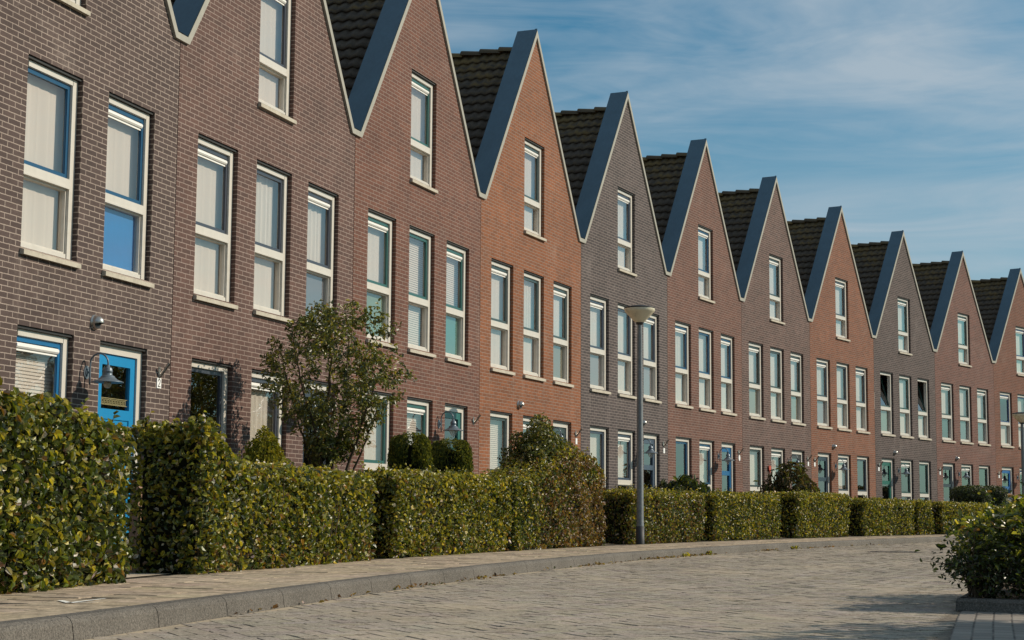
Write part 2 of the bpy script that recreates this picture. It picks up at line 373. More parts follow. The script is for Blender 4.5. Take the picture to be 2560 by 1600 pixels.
# ------------------------------------------------------------------ mesh builders
class MB:
    def __init__(s): s.v, s.f, s.uv, s.mi = [], [], [], []
    def quad(s, pts, uvs=None, mi=0):
        n = len(s.v); s.v += [tuple(p) for p in pts]; s.f.append(tuple(range(n, n + len(pts))))
        s.uv.append(uvs if uvs else [(p[0], p[2]) for p in pts]); s.mi.append(mi)
    def box(s, x0, x1, y0, y1, z0, z1, mi=0):
        P = lambda x, y, z: (x, y, z)
        a = [P(x0, y0, z0), P(x1, y0, z0), P(x1, y1, z0), P(x0, y1, z0), P(x0, y0, z1), P(x1, y0, z1), P(x1, y1, z1), P(x0, y1, z1)]
        for f in ((0, 1, 5, 4), (1, 2, 6, 5), (2, 3, 7, 6), (3, 0, 4, 7), (4, 5, 6, 7), (3, 2, 1, 0)):
            s.quad([a[i] for i in f], None, mi)
    def prism(s, poly, y0, y1, mi=0):
        """poly: list of (x,z) counter clockwise seen from the front (-y)"""
        n = len(poly)
        s.quad([(x, y0, z) for x, z in poly], None, mi)
        s.quad([(x, y1, z) for x, z in reversed(poly)], None, mi)
        for i in range(n):
            a, b = poly[i], poly[(i + 1) % n]
            s.quad([(a[0], y0, a[1]), (a[0], y1, a[1]), (b[0], y1, b[1]), (b[0], y0, b[1])], None, mi)
    def tube(s, pts, radii, n=8, mi=0, caps=True):
        pts = [Vector(p) for p in pts]; base = len(s.v); ref = Vector((0.13, .31, .94))
        for i, p in enumerate(pts):
            d = (pts[min(i + 1, len(pts) - 1)] - pts[max(i - 1, 0)]).normalized()
            a = d.cross(ref)
            if a.length < .1: a = d.cross(Vector((1, 0, 0)))
            a.normalize(); b = d.cross(a)
            r = radii[i] if isinstance(radii, (list, tuple)) else radii
            for k in range(n):
                t = 2 * math.pi * k / n; s.v.append(tuple(p + a * (r * math.cos(t)) + b * (r * math.sin(t))))
        for i in range(len(pts) - 1):
            for k in range(n):
                q = (base + i * n + k, base + i * n + (k + 1) % n, base + (i + 1) * n + (k + 1) % n, base + (i + 1) * n + k)
                s.f.append(q); s.uv.append([(0, 0)] * 4); s.mi.append(mi)
        if caps:
            s.f.append(tuple(base + k for k in reversed(range(n)))); s.uv.append([(0, 0)] * n); s.mi.append(mi)
            e = base + (len(pts) - 1) * n; s.f.append(tuple(e + k for k in range(n))); s.uv.append([(0, 0)] * n); s.mi.append(mi)
    def lathe(s, prof, c=(0, 0, 0), n=24, mi=0, M4=None):
        base = len(s.v)
        for r, z in prof:
            for k in range(n):
                t = 2 * math.pi * k / n; p = Vector((r * math.cos(t), r * math.sin(t), z))
                if M4: p = M4 @ p
                s.v.append((p[0] + c[0], p[1] + c[1], p[2] + c[2]))
        for i in range(len(prof) - 1):
            for k in range(n):
                s.f.append((base + i * n + k, base + i * n + (k + 1) % n, base + (i + 1) * n + (k + 1) % n, base + (i + 1) * n + k))
                s.uv.append([(0, 0)] * 4); s.mi.append(mi)
    def mesh(s, name, mats, smooth=False):
        me = bpy.data.meshes.new(name); me.from_pydata(s.v, [], s.f)
        uv = me.uv_layers.new(name='UVMap')
        flat = [c for f in s.uv for p in f for c in p]
        uv.data.foreach_set('uv', flat)
        for m in (mats if isinstance(mats, (list, tuple)) else [mats]): me.materials.append(m)
        me.polygons.foreach_set('material_index', s.mi)
        me.polygons.foreach_set('use_smooth', [smooth] * len(s.f))
        me.update(); me.validate(verbose=False)
        return me
    def build(s, name, mats, parent=None, smooth=False):
        return link(name, s.mesh(name, mats, smooth), parent)


def link(name, data, parent=None, loc=None, rot=None):
    o = bpy.data.objects.new(name, data); col.objects.link(o)
    if parent: o.parent = parent
    if loc is not None: o.location = loc
    if rot is not None: o.rotation_euler = rot
    return o


def tag(o, label=None, cat=None, group=None, kind=None):
    if label: o['label'] = label
    if cat: o['category'] = cat
    if group: o['group'] = group
    if kind: o['kind'] = kind
    return o


def children(o): return [c for c in list(bpy.data.objects) if c.parent == o]


# ------------------------------------------------------------------ where the row stands
HW = 5.1
TH = [1.27801945, 1.25130085, 1.21997058, 1.17921368, 1.12978923, 1.09632623, 1.0485678, 1.00291382, 0.9552304, 0.91025534, 0.86717689]
O = [(-5.38141975, 14.11717918)]
for t in TH: O.append((O[-1][0] + HW * math.cos(t), O[-1][1] + HW * math.sin(t)))
_nodes = [(-3 * HW, O[0][0] - 3 * HW * math.cos(1.30), O[0][1] - 3 * HW * math.sin(1.30))]
_nodes += [(-2 * HW, O[0][0] - 2 * HW * math.cos(1.295), O[0][1] - 2 * HW * math.sin(1.295)), (-HW, O[0][0] - HW * math.cos(1.29), O[0][1] - HW * math.sin(1.29))]
_nodes += [(i * HW, *O[i]) for i in range(12)]
_t = .83
for i in range(12, 22):
    x, y = _nodes[-1][1:]; _nodes.append((i * HW, x + HW * math.cos(_t), y + HW * math.sin(_t))); _t -= .042


def base(s):
    i = min(max(int((s - _nodes[0][0]) // HW), 1), len(_nodes) - 3)
    p0, p1, p2, p3 = (Vector(_nodes[i + k][1:]) for k in (-1, 0, 1, 2)); t = (s - _nodes[i][0]) / HW
    p = .5 * ((2 * p1) + (p2 - p0) * t + (2 * p0 - 5 * p1 + 4 * p2 - p3) * t * t + (3 * p1 - p0 - 3 * p2 + p3) * t ** 3)
    d = .5 * ((p2 - p0) + 2 * (2 * p0 - 5 * p1 + 4 * p2 - p3) * t + 3 * (3 * p1 - p0 - 3 * p2 + p3) * t * t)
    return p, d.normalized()


def at(s, q, z=0.0):
    p, d = base(s); n = Vector((d.y, -d.x))
    return Vector((p.x + n.x * q, p.y + n.y * q, z))


def lerp(tab, x):
    if x <= tab[0][0]: return tab[0][1]
    for (a, b), (c, d) in zip(tab, tab[1:]):
        if x <= c: return b + (d - b) * (x - a) / (c - a)
    return tab[-1][1]


def kerbq(s): return lerp([(-8, 5.0), (-5, 4.88), (0, 4.5), (4, 4.32), (10, 4.22), (16, 4.4), (24, 4.7), (40, 4.95)], s)
def hedgeq(s): return lerp([(-6, 3.75), (-3, 3.4), (0, 3.05), (5, 2.72), (10, 2.62), (16, 2.6), (24, 2.85), (40, 3.0)], s)


PZ = 0.11                       # pavement level


def strip(name, mat, sa, sb, f0, f1, z, n, rows=1, uvq=None, kind='structure'):
    b = MB()
    for i in range(n):
        s0, s1 = sa + (sb - sa) * i / n, sa + (sb - sa) * (i + 1) / n
        for r in range(rows):
            qa = lambda s: f0(s) + (f1(s) - f0(s)) * r / rows
            qb = lambda s: f0(s) + (f1(s) - f0(s)) * (r + 1) / rows
            pts = [at(s0, qa(s0), z), at(s0, qb(s0), z), at(s1, qb(s1), z), at(s1, qa(s1), z)]
            ref = uvq or (lambda s: 0.0)
            uv = [(s0, qa(s0) - ref(s0)), (s0, qb(s0) - ref(s0)), (s1, qb(s1) - ref(s1)), (s1, qa(s1) - ref(s1))]
            b.quad(pts, uv)
    o = b.build(name, mat)
    if kind: o['kind'] = kind
    return o


# ground, road, pavement, kerbs
g = MB(); g.quad([(-700, -700, -.03), (900, -700, -.03), (900, 900, -.03), (-700, 900, -.03)]); tag(g.build('ground', M['earth']), kind='structure')
RQ = lambda s: lerp([(-1, 8.86), (20, 9.4), (60, 10)], s)
strip('gutter_strip', M['gutter'], -14, 40, RQ, lambda s: RQ(s) + .42, 0.0, 70, 1, uvq=RQ)
strip('parking_bay', M['bay'], -14, 92, lambda s: RQ(s) + (.42 if s < 40 else 0), lambda s: RQ(s) + 9, 0.0, 90, 2, uvq=RQ)
strip('pavement_bed', M['slab_bed'], -10, 92, lambda s: hedgeq(s) - .55, lambda s: kerbq(s) - .13, PZ - .0045, 110, 1)
_ss = np.linspace(-15, 95, 2400); _B = [base(x) for x in _ss]
_BX = np.array([(p.x, p.y) for p, d in _B]); _BD = np.array([(d.x, d.y) for p, d in _B])


def sq_of(x, y):
    """street coordinates of a ground point (coarse nearest lookup)"""
    i = int(np.argmin(((_BX - (x, y)) ** 2).sum(1))); d = _BD[i]; v = np.array((x, y)) - _BX[i]
    return _ss[i] + v @ d, v[0] * d[1] - v[1] * d[0]


rr = np.random.RandomState(5)


def lay(name, rects, mats, jit, chamfer, depth, z):
    """rects: (centre, unit vector along, half length, half width); every stone slightly out of level"""
    n = len(rects); V = np.empty((n, 8, 3)); Cn = np.array([r[0] for r in rects]); A = np.array([r[1] for r in rects])
    hl = np.array([r[2] for r in rects]); hw = np.array([r[3] for r in rects]); B = np.stack([-A[:, 1], A[:, 0]], 1)
    cl_ = np.array([r[4] for r in rects]); cw_ = np.array([r[5] for r in rects])      # bevels along and across
    h = rr.randn(n) * jit[0] - .0008; ta, tb = rr.randn(n) * jit[1], rr.randn(n) * jit[1]
    for k, (a, b_) in enumerate(((-1, -1), (1, -1), (1, 1), (-1, 1))):
        for lvl, c in ((0, chamfer), (1, 0)):
            P = Cn + A * ((hl - (cl_ if c else 0)) * a)[:, None] + B * ((hw - (cw_ if c else 0)) * b_)[:, None]
            V[:, k + 4 * lvl, :2] = P; V[:, k + 4 * lvl, 2] = z + (h + ta * a + tb * b_ if lvl == 0 else h + ta * a + tb * b_ - depth)
    me = bpy.data.meshes.new(name); me.vertices.add(n * 8); me.vertices.foreach_set('co', V.astype(np.float32).ravel())
    F = [0, 1, 2, 3]
    for k in range(4): F += [4 + k, 4 + (k + 1) % 4, (k + 1) % 4, k]
    idx = (np.arange(n)[:, None] * 8 + np.array(F)[None]).astype(np.int32).ravel()
    me.loops.add(n * 20); me.loops.foreach_set('vertex_index', idx); me.polygons.add(n * 5); me.polygons.foreach_set('loop_start', np.arange(0, n * 20, 4, dtype=np.int32))
    me.update(calc_edges=True); me.polygons.foreach_set('use_smooth', np.zeros(len(me.polygons), dtype=bool))
    ca = me.color_attributes.new('Col', 'FLOAT_COLOR', 'POINT'); cc = np.ones((n, 8, 4), dtype=np.float32)
    g = (1 + .035 * rr.randn(n)).clip(.88, 1.12); cc[:, :, 0] = g[:, None]; cc[:, :, 1] = (g * (1 + .02 * rr.randn(n)))[:, None]; cc[:, :, 2] = (g * (1 + .03 * rr.randn(n)))[:, None]
    ca.data.foreach_set('color', cc.ravel()); me.materials.append(mats)
    o = link(name, me); o['kind'] = 'structure'
    return o


# the road bed (sand), then herringbone pavers laid on it
strip('road_bed', M['paver_bed'], -14, 92, kerbq, lambda s: RQ(s) + .01, -.0038, 130, 2, uvq=kerbq)
ang = R(24); ax, ay = np.array((math.cos(ang), math.sin(ang))), np.array((-math.sin(ang), math.cos(ang))); cell = .1055
rect = []
GX, GY = np.meshgrid(np.arange(-110, 640), np.arange(-260, 560)); GX, GY = GX.ravel(), GY.ravel()
mm_ = (GX - GY) % 4
for sel, off, al in ((mm_ == 0, (1.0, .5), ax), (mm_ == 3, (.5, 1.0), ay)):
    px = (GX[sel] + off[0]) * cell; py = (GY[sel] + off[1]) * cell
    W2 = ax[None] * px[:, None] + ay[None] * py[:, None]
    k = (W2[:, 1] > 5) & (W2[:, 1] < 62) & (np.abs(W2[:, 0]) < W2[:, 1] * .36 + 1.5); W2 = W2[k]
    # nearest point of the street line, in slices
    for i0 in range(0, len(W2), 4000):
        w_ = W2[i0:i0 + 4000]; D2 = ((w_[:, None, :] - _BX[None]) ** 2).sum(2); ii = D2.argmin(1)
        v = w_ - _BX[ii]; d = _BD[ii]; S_ = _ss[ii] + (v * d).sum(1); Q_ = v[:, 0] * d[:, 1] - v[:, 1] * d[:, 0]
        for p_, s_, q_ in zip(w_, S_, Q_):
            if kerbq(s_) + .10 < q_ < RQ(s_) - .06: rect.append((p_, al, cell - .0028, cell / 2 - .0002, .0022, 0.0) if al is ax else (p_, al, cell - .0002, cell / 2 - .0028, 0.0, .0022))
lay('road', rect, M['paver'], (.0012, .0007), .0015, .0075, .0)
rect = []; ts = .30
for j in range(-5, 1):
    x = -9.0 + (.15 if j % 2 else 0)
    while x < 88:
        s_ = x + ts / 2; q_ = kerbq(s_) - .14 + (j + .5) * ts - .0 - .15 + .15
        if q_ > hedgeq(s_) - .75 and j < 0 + 1 and q_ + ts / 2 < kerbq(s_) - .13 + .02:
            c = at(s_, q_); _, d = base(s_); rect.append((np.array((c.x, c.y)), np.array((d.x, d.y)), ts / 2 - .0035, ts / 2 - .0002, .002, 0.0))
        x += ts
lay('pavement', rect, M['slabs'], (.0012, .0006), .0015, .012, PZ)
strip('front_garden', M['soil'], -10, 60, lambda s: -.3, lambda s: hedgeq(s) - .55, PZ - .004, 80)

kb = MB()
s = -10.0
while s < 90:
    e = s + .992; prof = [(-.13, PZ - .06), (-.13, PZ - .004), (-.122, PZ + .003), (-.03, PZ + .002), (-.008, PZ - .01), (.004, PZ - .03), (.016, .004), (.018, -.02)]
    for sa, sb in ((s, s + .33), (s + .33, s + .66), (s + .66, e)):
        A = [at(sa, kerbq(sa) + q, z) for q, z in prof]; B = [at(sb, kerbq(sb) + q, z) for q, z in prof]
        for i in range(len(prof) - 1): kb.quad([A[i], A[i + 1], B[i + 1], B[i]])
    kb.quad([at(s, kerbq(s) + q, z) for q, z in prof][::-1]); kb.quad([at(e, kerbq(e) + q, z) for q, z in prof])
    s += 1.0
kb.mesh
o = kb.build('kerb', M['kerb'])
o['kind'] = 'structure'

# planted island on the near right with its own kerb
ISL_S, ISL_Q = -.72, 8.93
bed = MB()
def pix(x, y, z):
    """ground point seen at a pixel of the 2560x1600 photograph"""
    u, v = (x - 1280) / 4159.7, -(y - 800) / 4159.7
    r = _R * u + _U * v + _f; t = (z - CZ) / r.z
    return Vector((r.x * t, r.y * t, z))


c0, c1 = pix(2389, 1527, 0), pix(2560, 1534, 0)
pts = [c0, c0 + (c1 - c0).normalized() * 4.0, at(9.0, RQ(9) + 4.2), at(9.0, RQ(9) + .05)]


def kerb_line(P, name):
    b = MB(); hh, ww = .082, .12
    for a, c in zip(P, P[1:]):
        a, c = Vector(a), Vector(c); L = (c - a).length; d = (c - a) / L; n = Vector((-d.y, d.x, 0)); k = max(1, round(L / 1.0))
        for i in range(k):
            u0, u1 = a + d * (L * i / k + .004), a + d * (L * (i + 1) / k - .004)
            pr = [(0, 0), (.002, hh - .02), (.02, hh), (ww, hh), (ww, 0)]
            A = [u0 + n * x + Vector((0, 0, z)) for x, z in pr]; B = [u1 + n * x + Vector((0, 0, z)) for x, z in pr]
            for j in range(4): b.quad([A[j], B[j], B[j + 1], A[j + 1]])
            b.quad(A); b.quad(B[::-1])
    o = b.build(name, M['kerb']); o['kind'] = 'structure'


kerb_line([pts[1], pts[0]][::-1] if False else [pts[0], pts[1]], 'kerb')
kerb_line([pts[3], pts[0]], 'kerb')
bed.quad([Vector(p) + Vector((0, 0, .055)) for p in pts]); tag(bed.build('planting_bed', M['soil']), kind='structure')

# paths through the hedge gaps
for a, b_ in ((-1.5, .15), (4.7, 5.45), (14.35, 15.8), (20.0, 20.6), (24.9, 26.1), (30.3, 31.3), (42.6, 43.3)):
    strip('garden_path', M['slab'], a, b_, lambda s: .02, lambda s: hedgeq(s) - .3, PZ + .004, 3)


# ------------------------------------------------------------------ houses
Z = dict(V=6.083, P=9.79, F0=3.167, F1=5.10, G0=.16, G1=2.404, A0=5.853, A1=7.613)
U = [(0.486, 1.5045), (2.016, 3.0387), (3.551, 4.560)]
CC = .163
PKL = 9.655                     # underside of the trim at the peak
SL = (PKL - Z['V']) / (HW / 2 - CC)

brick = [
    ((88, 74, 70), (76, 64, 61), (158, 143, 133)), ((100, 76, 69), (86, 67, 62), (152, 134, 125)),
    ((112, 75, 62), (96, 66, 57), (150, 132, 122)), ((137, 85, 56), (118, 76, 54), (152, 134, 122)),
    ((84, 75, 74), (68, 62, 62), (148, 136, 130)), ((108, 74, 63), (93, 66, 58), (150, 132, 122)),
    ((98, 76, 70), (80, 64, 60), (150, 134, 126)), ((128, 80, 58), (110, 71, 54), (148, 132, 120)),
    ((82, 71, 69), (66, 58, 57), (144, 132, 126)), ((112, 76, 67), (94, 66, 60), (150, 132, 122)), ((116, 73, 57), (100, 65, 53), (146, 128, 116))]
sash_c = [(22, 74, 108), (62, 66, 76), (48, 92, 88), (58, 74, 74), (58, 68, 84), (24, 72, 106), (44, 56, 54), (50, 60, 70), (30, 62, 56), (38, 58, 56), (36, 62, 104)]  # first blue is darkened, putting the jamb's shadow into the paint colour
door_c = [(30, 132, 184), (54, 60, 70), (52, 108, 104), (58, 74, 74), (70, 84, 100), (22, 92, 140), (64, 66, 66), (40, 54, 68), (28, 92, 78), (40, 52, 60), (20, 88, 148)]


def facade_mesh(i, mirror):
    """brick front wall with real openings and reveals"""
    bm = bmesh.new(); uvl = bm.loops.layers.uv.new('UVMap')
    H = PKL + .03
    G_ = .006
    outl = [(G_, 0.0), (HW - G_, 0.0), (HW - G_, Z['V'] + .02), (HW - CC + .0, Z['V'] + .02), (HW / 2, H), (CC, Z['V'] + .02), (G_, Z['V'] + .02)]
    holes = []
    for a, b_ in U:
        holes.append((a, b_, Z['F0'], Z['F1'])); holes.append((a, b_, Z['G0'], Z['G1']))
    holes.append((*U[1], Z['A0'], Z['A1']))
    edges = []
    def ring(P):
        vs = [bm.verts.new((x, 0, z)) for x, z in P]
        for k in range(len(vs)): edges.append(bm.edges.new((vs[k], vs[(k + 1) % len(vs)])))
    ring(outl)
    for a, b_, c, d in holes: ring([(a, c), (b_, c), (b_, d), (a, d)])
    bmesh.ops.triangle_fill(bm, edges=edges, use_beauty=True, normal=(0, -1, 0))
    for f in bm.faces:
        for l in f.loops: l[uvl].uv = (l.vert.co.x, l.vert.co.z)
    D = .19
    def face(P, UVs):
        f = bm.faces.new([bm.verts.new(p) for p in P])
        for l, u in zip(f.loops, UVs): l[uvl].uv = u
    for a, b_, c, d in holes:
        face([(a, 0, c), (a, 0, d), (a, D, d), (a, D, c)], [(a, c), (a, d), (a + D, d), (a + D, c)])
        face([(b_, 0, d), (b_, 0, c), (b_, D, c), (b_, D, d)], [(b_, d), (b_, c), (b_ + D, c), (b_ + D, d)])
        face([(a, 0, d), (b_, 0, d), (b_, D, d), (a, D, d)], [(a, d), (b_, d), (b_, d + .03), (a, d + .03)])
        face([(a, 0, c), (a, D, c), (b_, D, c), (b_, 0, c)], [(a, c), (a, c + .03), (b_, c + .03), (b_, c)])
    bmesh.ops.recalc_face_normals(bm, faces=[f for f in bm.faces])
    me = bpy.data.meshes.new('front_wall'); bm.to_mesh(me); bm.free()
    me.materials.append(brick_mat('brick_%s' % 'abcdefghijk'[i], srgb(*brick[i][0]), srgb(*brick[i][1]), tuple(x * (1.0 if i < 2 else .90) for x in srgb(*brick[i][2])), i))
    return me


# shared meshes -----------------------------------------------------------
def tile_mesh(side):
    """real corrugated courses, stepped; ridge at x=HW/2, falling to x=-0.35"""
    vs, fs, uvs = [], [], []
    ca, sa = 1 / math.hypot(1, SL), SL / math.hypot(1, SL)
    ridge = (HW / 2, 9.44); Lt = (HW / 2 + .35) / ca; ex = .236; nr = int(Lt / ex) + 1
    y0, y1, wv = .02, 8.2, .20; ny = int((y1 - y0) / wv * 5)
    rng = random.Random(3)
    for r in range(nr):
        d0, d1 = r * ex, r * ex + ex + .03
        rows = [(d0, .0), (d0 + ex * .6, .022), (d1, .042), (d1, .018)]
        b0 = len(vs)
        for d, h in rows:
            for j in range(ny + 1):
                y = y0 + (y1 - y0) * j / ny; ph = ((y / wv) + (r % 2) * .0) % 1
                wave = .024 * (math.sin(2 * math.pi * ph) * .8 + .25 * math.sin(4 * math.pi * ph)) if d >= 0 else 0
                hh = h + wave + .004 * math.sin(r * 12.9 + int(y / wv) * 7.7)
                x = ridge[0] - d * ca; z = ridge[1] - d * sa
                vs.append((x - hh * sa, y, z + hh * ca)); uvs.append((y, d))
        n = ny + 1
        for a in range(3):
            for j in range(ny): fs.append((b0 + a * n + j, b0 + a * n + j + 1, b0 + (a + 1) * n + j + 1, b0 + (a + 1) * n + j))
    if side > 0: vs = [(HW - x, y, z) for x, y, z in vs]
    me = bpy.data.meshes.new('roof'); me.from_pydata(vs, [], fs)
    uv = me.uv_layers.new(name='UVMap'); li = np.empty(len(me.loops), dtype=np.int32); me.loops.foreach_get('vertex_index', li)
    uv.data.foreach_set('uv', np.array(uvs, dtype=np.float32)[li].ravel())
    me.polygons.foreach_set('use_smooth', [True] * len(fs)); me.materials.append(M['tile'])
    return me


TILE_L, TILE_R = tile_mesh(-1), tile_mesh(1)


def ridge_mesh():
    b = MB(); y = .30; k = 0
    while y < 8.2:
        L = .40
        for yy0, yy1, zz0, zz1, rr0, rr1 in ((y, y + L + .03, 9.415, 9.455, .115, .128),):
            n = 10; base_ = len(b.v)
            for (yy, zz, rr) in ((yy0, zz0, rr0), (yy1, zz1, rr1), (yy1, zz1, rr1 - .022)):
                for j in range(n + 1):
                    t = math.pi * (j / n) ; b.v.append((HW / 2 + rr * math.cos(t) * 1.0, yy, zz + rr * math.sin(t) * .85 - .02))
            for a in range(2):
                for j in range(n):
                    b.f.append((base_ + a * (n + 1) + j, base_ + a * (n + 1) + j + 1, base_ + (a + 1) * (n + 1) + j + 1, base_ + (a + 1) * (n + 1) + j))
                    b.uv.append([(y, .1 + j * .01)] * 4); b.mi.append(0)
        y += L; k += 1
    return b.mesh('ridge_cap', M['tile'], True)


RIDGE = ridge_mesh()
TW = .078                       # trim width across
tv = TW / (1 / math.hypot(1, SL))
ZP2 = PKL + tv


def trim_mesh():
    b = MB(); V = Z['V']; k = TW * .62
    # left slope, right slope, flat ends (half of each valley)
    b.prism([(CC, V), (HW / 2, PKL), (HW / 2, PKL + tv), (CC - k * .9, V + TW)], -.035, .06)
    b.prism([(HW / 2, PKL), (HW - CC, V), (HW - CC + k * .9, V + TW), (HW / 2, PKL + tv)], -.035, .06)
    b.prism([(-.0, V), (CC, V), (CC - k * .9, V + TW), (-.0, V + TW)], -.035, .06)
    b.prism([(HW - CC, V), (HW, V), (HW, V + TW), (HW - CC + k * .9, V + TW)], -.035, .06)
    return b.mesh('gable_trim', M['trim'])


def clad_mesh():
    b = MB(); V = Z['V'] + TW; k = TW * .62; e = .012
    up = [(-.02, V + e), (CC - k * .9, V + e), (HW / 2, PKL + tv + e * 1.6), (HW - CC + k * .9, V + e), (HW + .02, V + e)]
    lo = [(x, z - .42) for x, z in up]
    y0, y1 = -.030, .36
    for i in range(4):
        b.prism([lo[i], lo[i + 1], up[i + 1], up[i]], .061, y1) if i in (0, 3) else b.prism([lo[i], lo[i + 1], up[i + 1], up[i]], .061, y1)
    # top sheet reaching forward over the trim
    for i in range(4):
        a, c = up[i], up[i + 1]
        b.quad([(a[0], y0, a[1] + .004), (c[0], y0, c[1] + .004), (c[0], y1 + .02, c[1] + .004), (a[0], y1 + .02, a[1] + .004)])
    # seams in the sheet
    for side in (0, 1):
        for f in (.18, .52, .84):
            x0 = CC + (HW / 2 - CC) * f; z0 = V + e + (PKL + tv - V) * f + .007
            if side: x0 = HW - x0
            dx = .012 * (1 if not side else -1)
            b.quad([(x0, y0, z0), (x0 + dx, y0, z0 + abs(dx) * SL), (x0 + dx, y1, z0 + abs(dx) * SL), (x0, y1, z0)])
    # little upturned lip at the apex
    b.prism([(HW / 2 - .012, ZP2 - .01), (HW / 2 + .012, ZP2 - .01), (HW / 2, ZP2 + .035)], y0, .02)
    return b.mesh('gable_cladding', M['clad'])


TRIM, CLAD = trim_mesh(), clad_mesh()
b = MB()
b.box(0.0, .12, .20, 8.2, 0, 6.0); b.box(HW - .12, HW, .20, 8.2, 0, 6.0); b.box(.12, HW - .12, 8.08, 8.2, 0, 6.0)
b.box(.12, HW - .12, .25, 8.08, .02, .1); b.box(.12, HW - .12, .25, 8.08, 2.65, 2.8); b.box(.12, HW - .12, .25, 8.08, 5.3, 5.45)
b.box(.12, HW - .12, 2.6, 2.7, .1, 2.65); b.box(.12, HW - .12, 2.2, 2.3, 2.8, 5.3); b.prism([(.5, 5.45), (HW - .5, 5.45), (HW / 2, 8.6)], 2.2, 2.3)
b.prism([(0, 6.0), (HW, 6.0), (HW / 2, 9.3)], 8.08, 8.2)
SHELL = b.mesh('rear_wall', M['inner'])

_wc = {}


def cached(key, fn):
    if key not in _wc: _wc[key] = fn()
    return _wc[key]


def frame_mesh(w_, h_, tz):
    """outer frame with transom; origin at lower left corner of the opening"""
    b = MB(); y0, y1, ml, m, mt = .065, .150, .062, .112, .098
    b.box(0, ml, y0, y1, 0, h_); b.box(w_ - m, w_, y0, y1, 0, h_)
    b.box(ml, w_ - m, y0, y1, h_ - mt, h_ - .004); b.box(ml, w_ - m, y0, y1, 0, .062)
    b.box(w_ - m + .004, w_ - .040, y0 - .010, y0, .0, h_ - .03); b.box(.1, w_ - .1, y0 - .010, y0, h_ - mt + .004, h_ - .040)
    b.box(ml, w_ - m, y0 - .012, y1, tz, tz + .088)                       # transom, a little proud
    b.box(ml, w_ - m, y0 - .024, y1 - .02, tz - .018, tz + .0)             # drip edge
    # inner beads of the fixed light
    bw = .020
    b.box(ml, ml + bw, y0 + .018, y1, .062, tz - .018); b.box(w_ - m - bw, w_ - m, y0 + .018, y1, .062, tz - .018)
    b.box(ml + bw, w_ - m - bw, y0 + .018, y1, .062, .062 + bw); b.box(ml + bw, w_ - m - bw, y0 + .018, y1, tz - .018 - bw, tz - .018)
    b.box(.004, w_ - .004, .02, y0, h_ - .028, h_ - .003, 1)              # steel lintel lip
    return b.mesh('window', [M['frame'], M['black']])


def sash_mesh(w_, h_, mat):
    b = MB(); m = .050
    b.box(0, m, 0, .032, 0, h_); b.box(w_ - m, w_, 0, .032, 0, h_); b.box(m, w_ - m, 0, .032, h_ - m, h_); b.box(m, w_ - m, 0, .032, 0, m)
    b.box(m, m + .008, .010, .028, m, h_ - m); b.box(w_ - m - .008, w_ - m, .010, .028, m, h_ - m)
    return b.mesh('sash', mat)


def pane_mesh(w_, h_):
    b = MB(); b.quad([(0, 0, 0), (w_, 0, 0), (w_, 0, h_), (0, 0, h_)])
    return b.mesh('pane', M['glass'])


def flat_mesh(nm, w_, h_, mat, fold=False):
    b = MB()
    if nm == 'curtain':
        n = 26
        for i in range(n):
            x0, x1 = w_ * i / n, w_ * (i + 1) / n; f = lambda x: (.010 if fold else .002) * (math.sin(x * 38) + .5 * math.sin(x * 91 + 1))
            b.quad([(x0, f(x0), 0), (x1, f(x1), 0), (x1, f(x1), h_), (x0, f(x0), h_)])
    elif nm == 'blind':
        n = int(h_ / .035)
        for i in range(n): b.quad([(0, 0, i * .035), (w_, 0, i * .035), (w_, .008, i * .035 + .034), (0, .008, i * .035 + .034)])
    else:
        b.box(0, w_, 0, .01, 0, h_)
    return b.mesh(nm, mat)


def grille_mesh(w_):
    b = MB(); n = 8; y = [(0, 0), (-.022, .004), (-.034, .02), (-.034, .042), (-.020, .056), (0, .060)]
    for i in range(len(y) - 1):
        (a, c), (d, e) = y[i], y[i + 1]; b.quad([(0, a, c), (w_, a, c), (w_, d, e), (0, d, e)])
    for x in (0, w_): b.quad([(x, p, q) for p, q in y])
    b.box(0, w_, -.008, .0, -.022, -.003)
    return b.mesh('ventilation_grille', M['grille'])


def sill_mesh(w_):
    b = MB(); x0, x1 = -.012, w_ + .012
    pr = [(-.048, -.075), (-.048, -.028), (.06, .004), (.06, -.075)]
    A = [(x0, y, z) for y, z in pr]; B = [(x1, y, z) for y, z in pr]
    for j in range(4): b.quad([A[j], B[j], B[(j + 1) % 4], A[(j + 1) % 4]])
    b.quad(A[::-1]); b.quad(B)
    return b.mesh('sill', M['sill'])


def paint(nm, c, rough=.32): return plain(nm, srgb(*c), rough, var=.05)


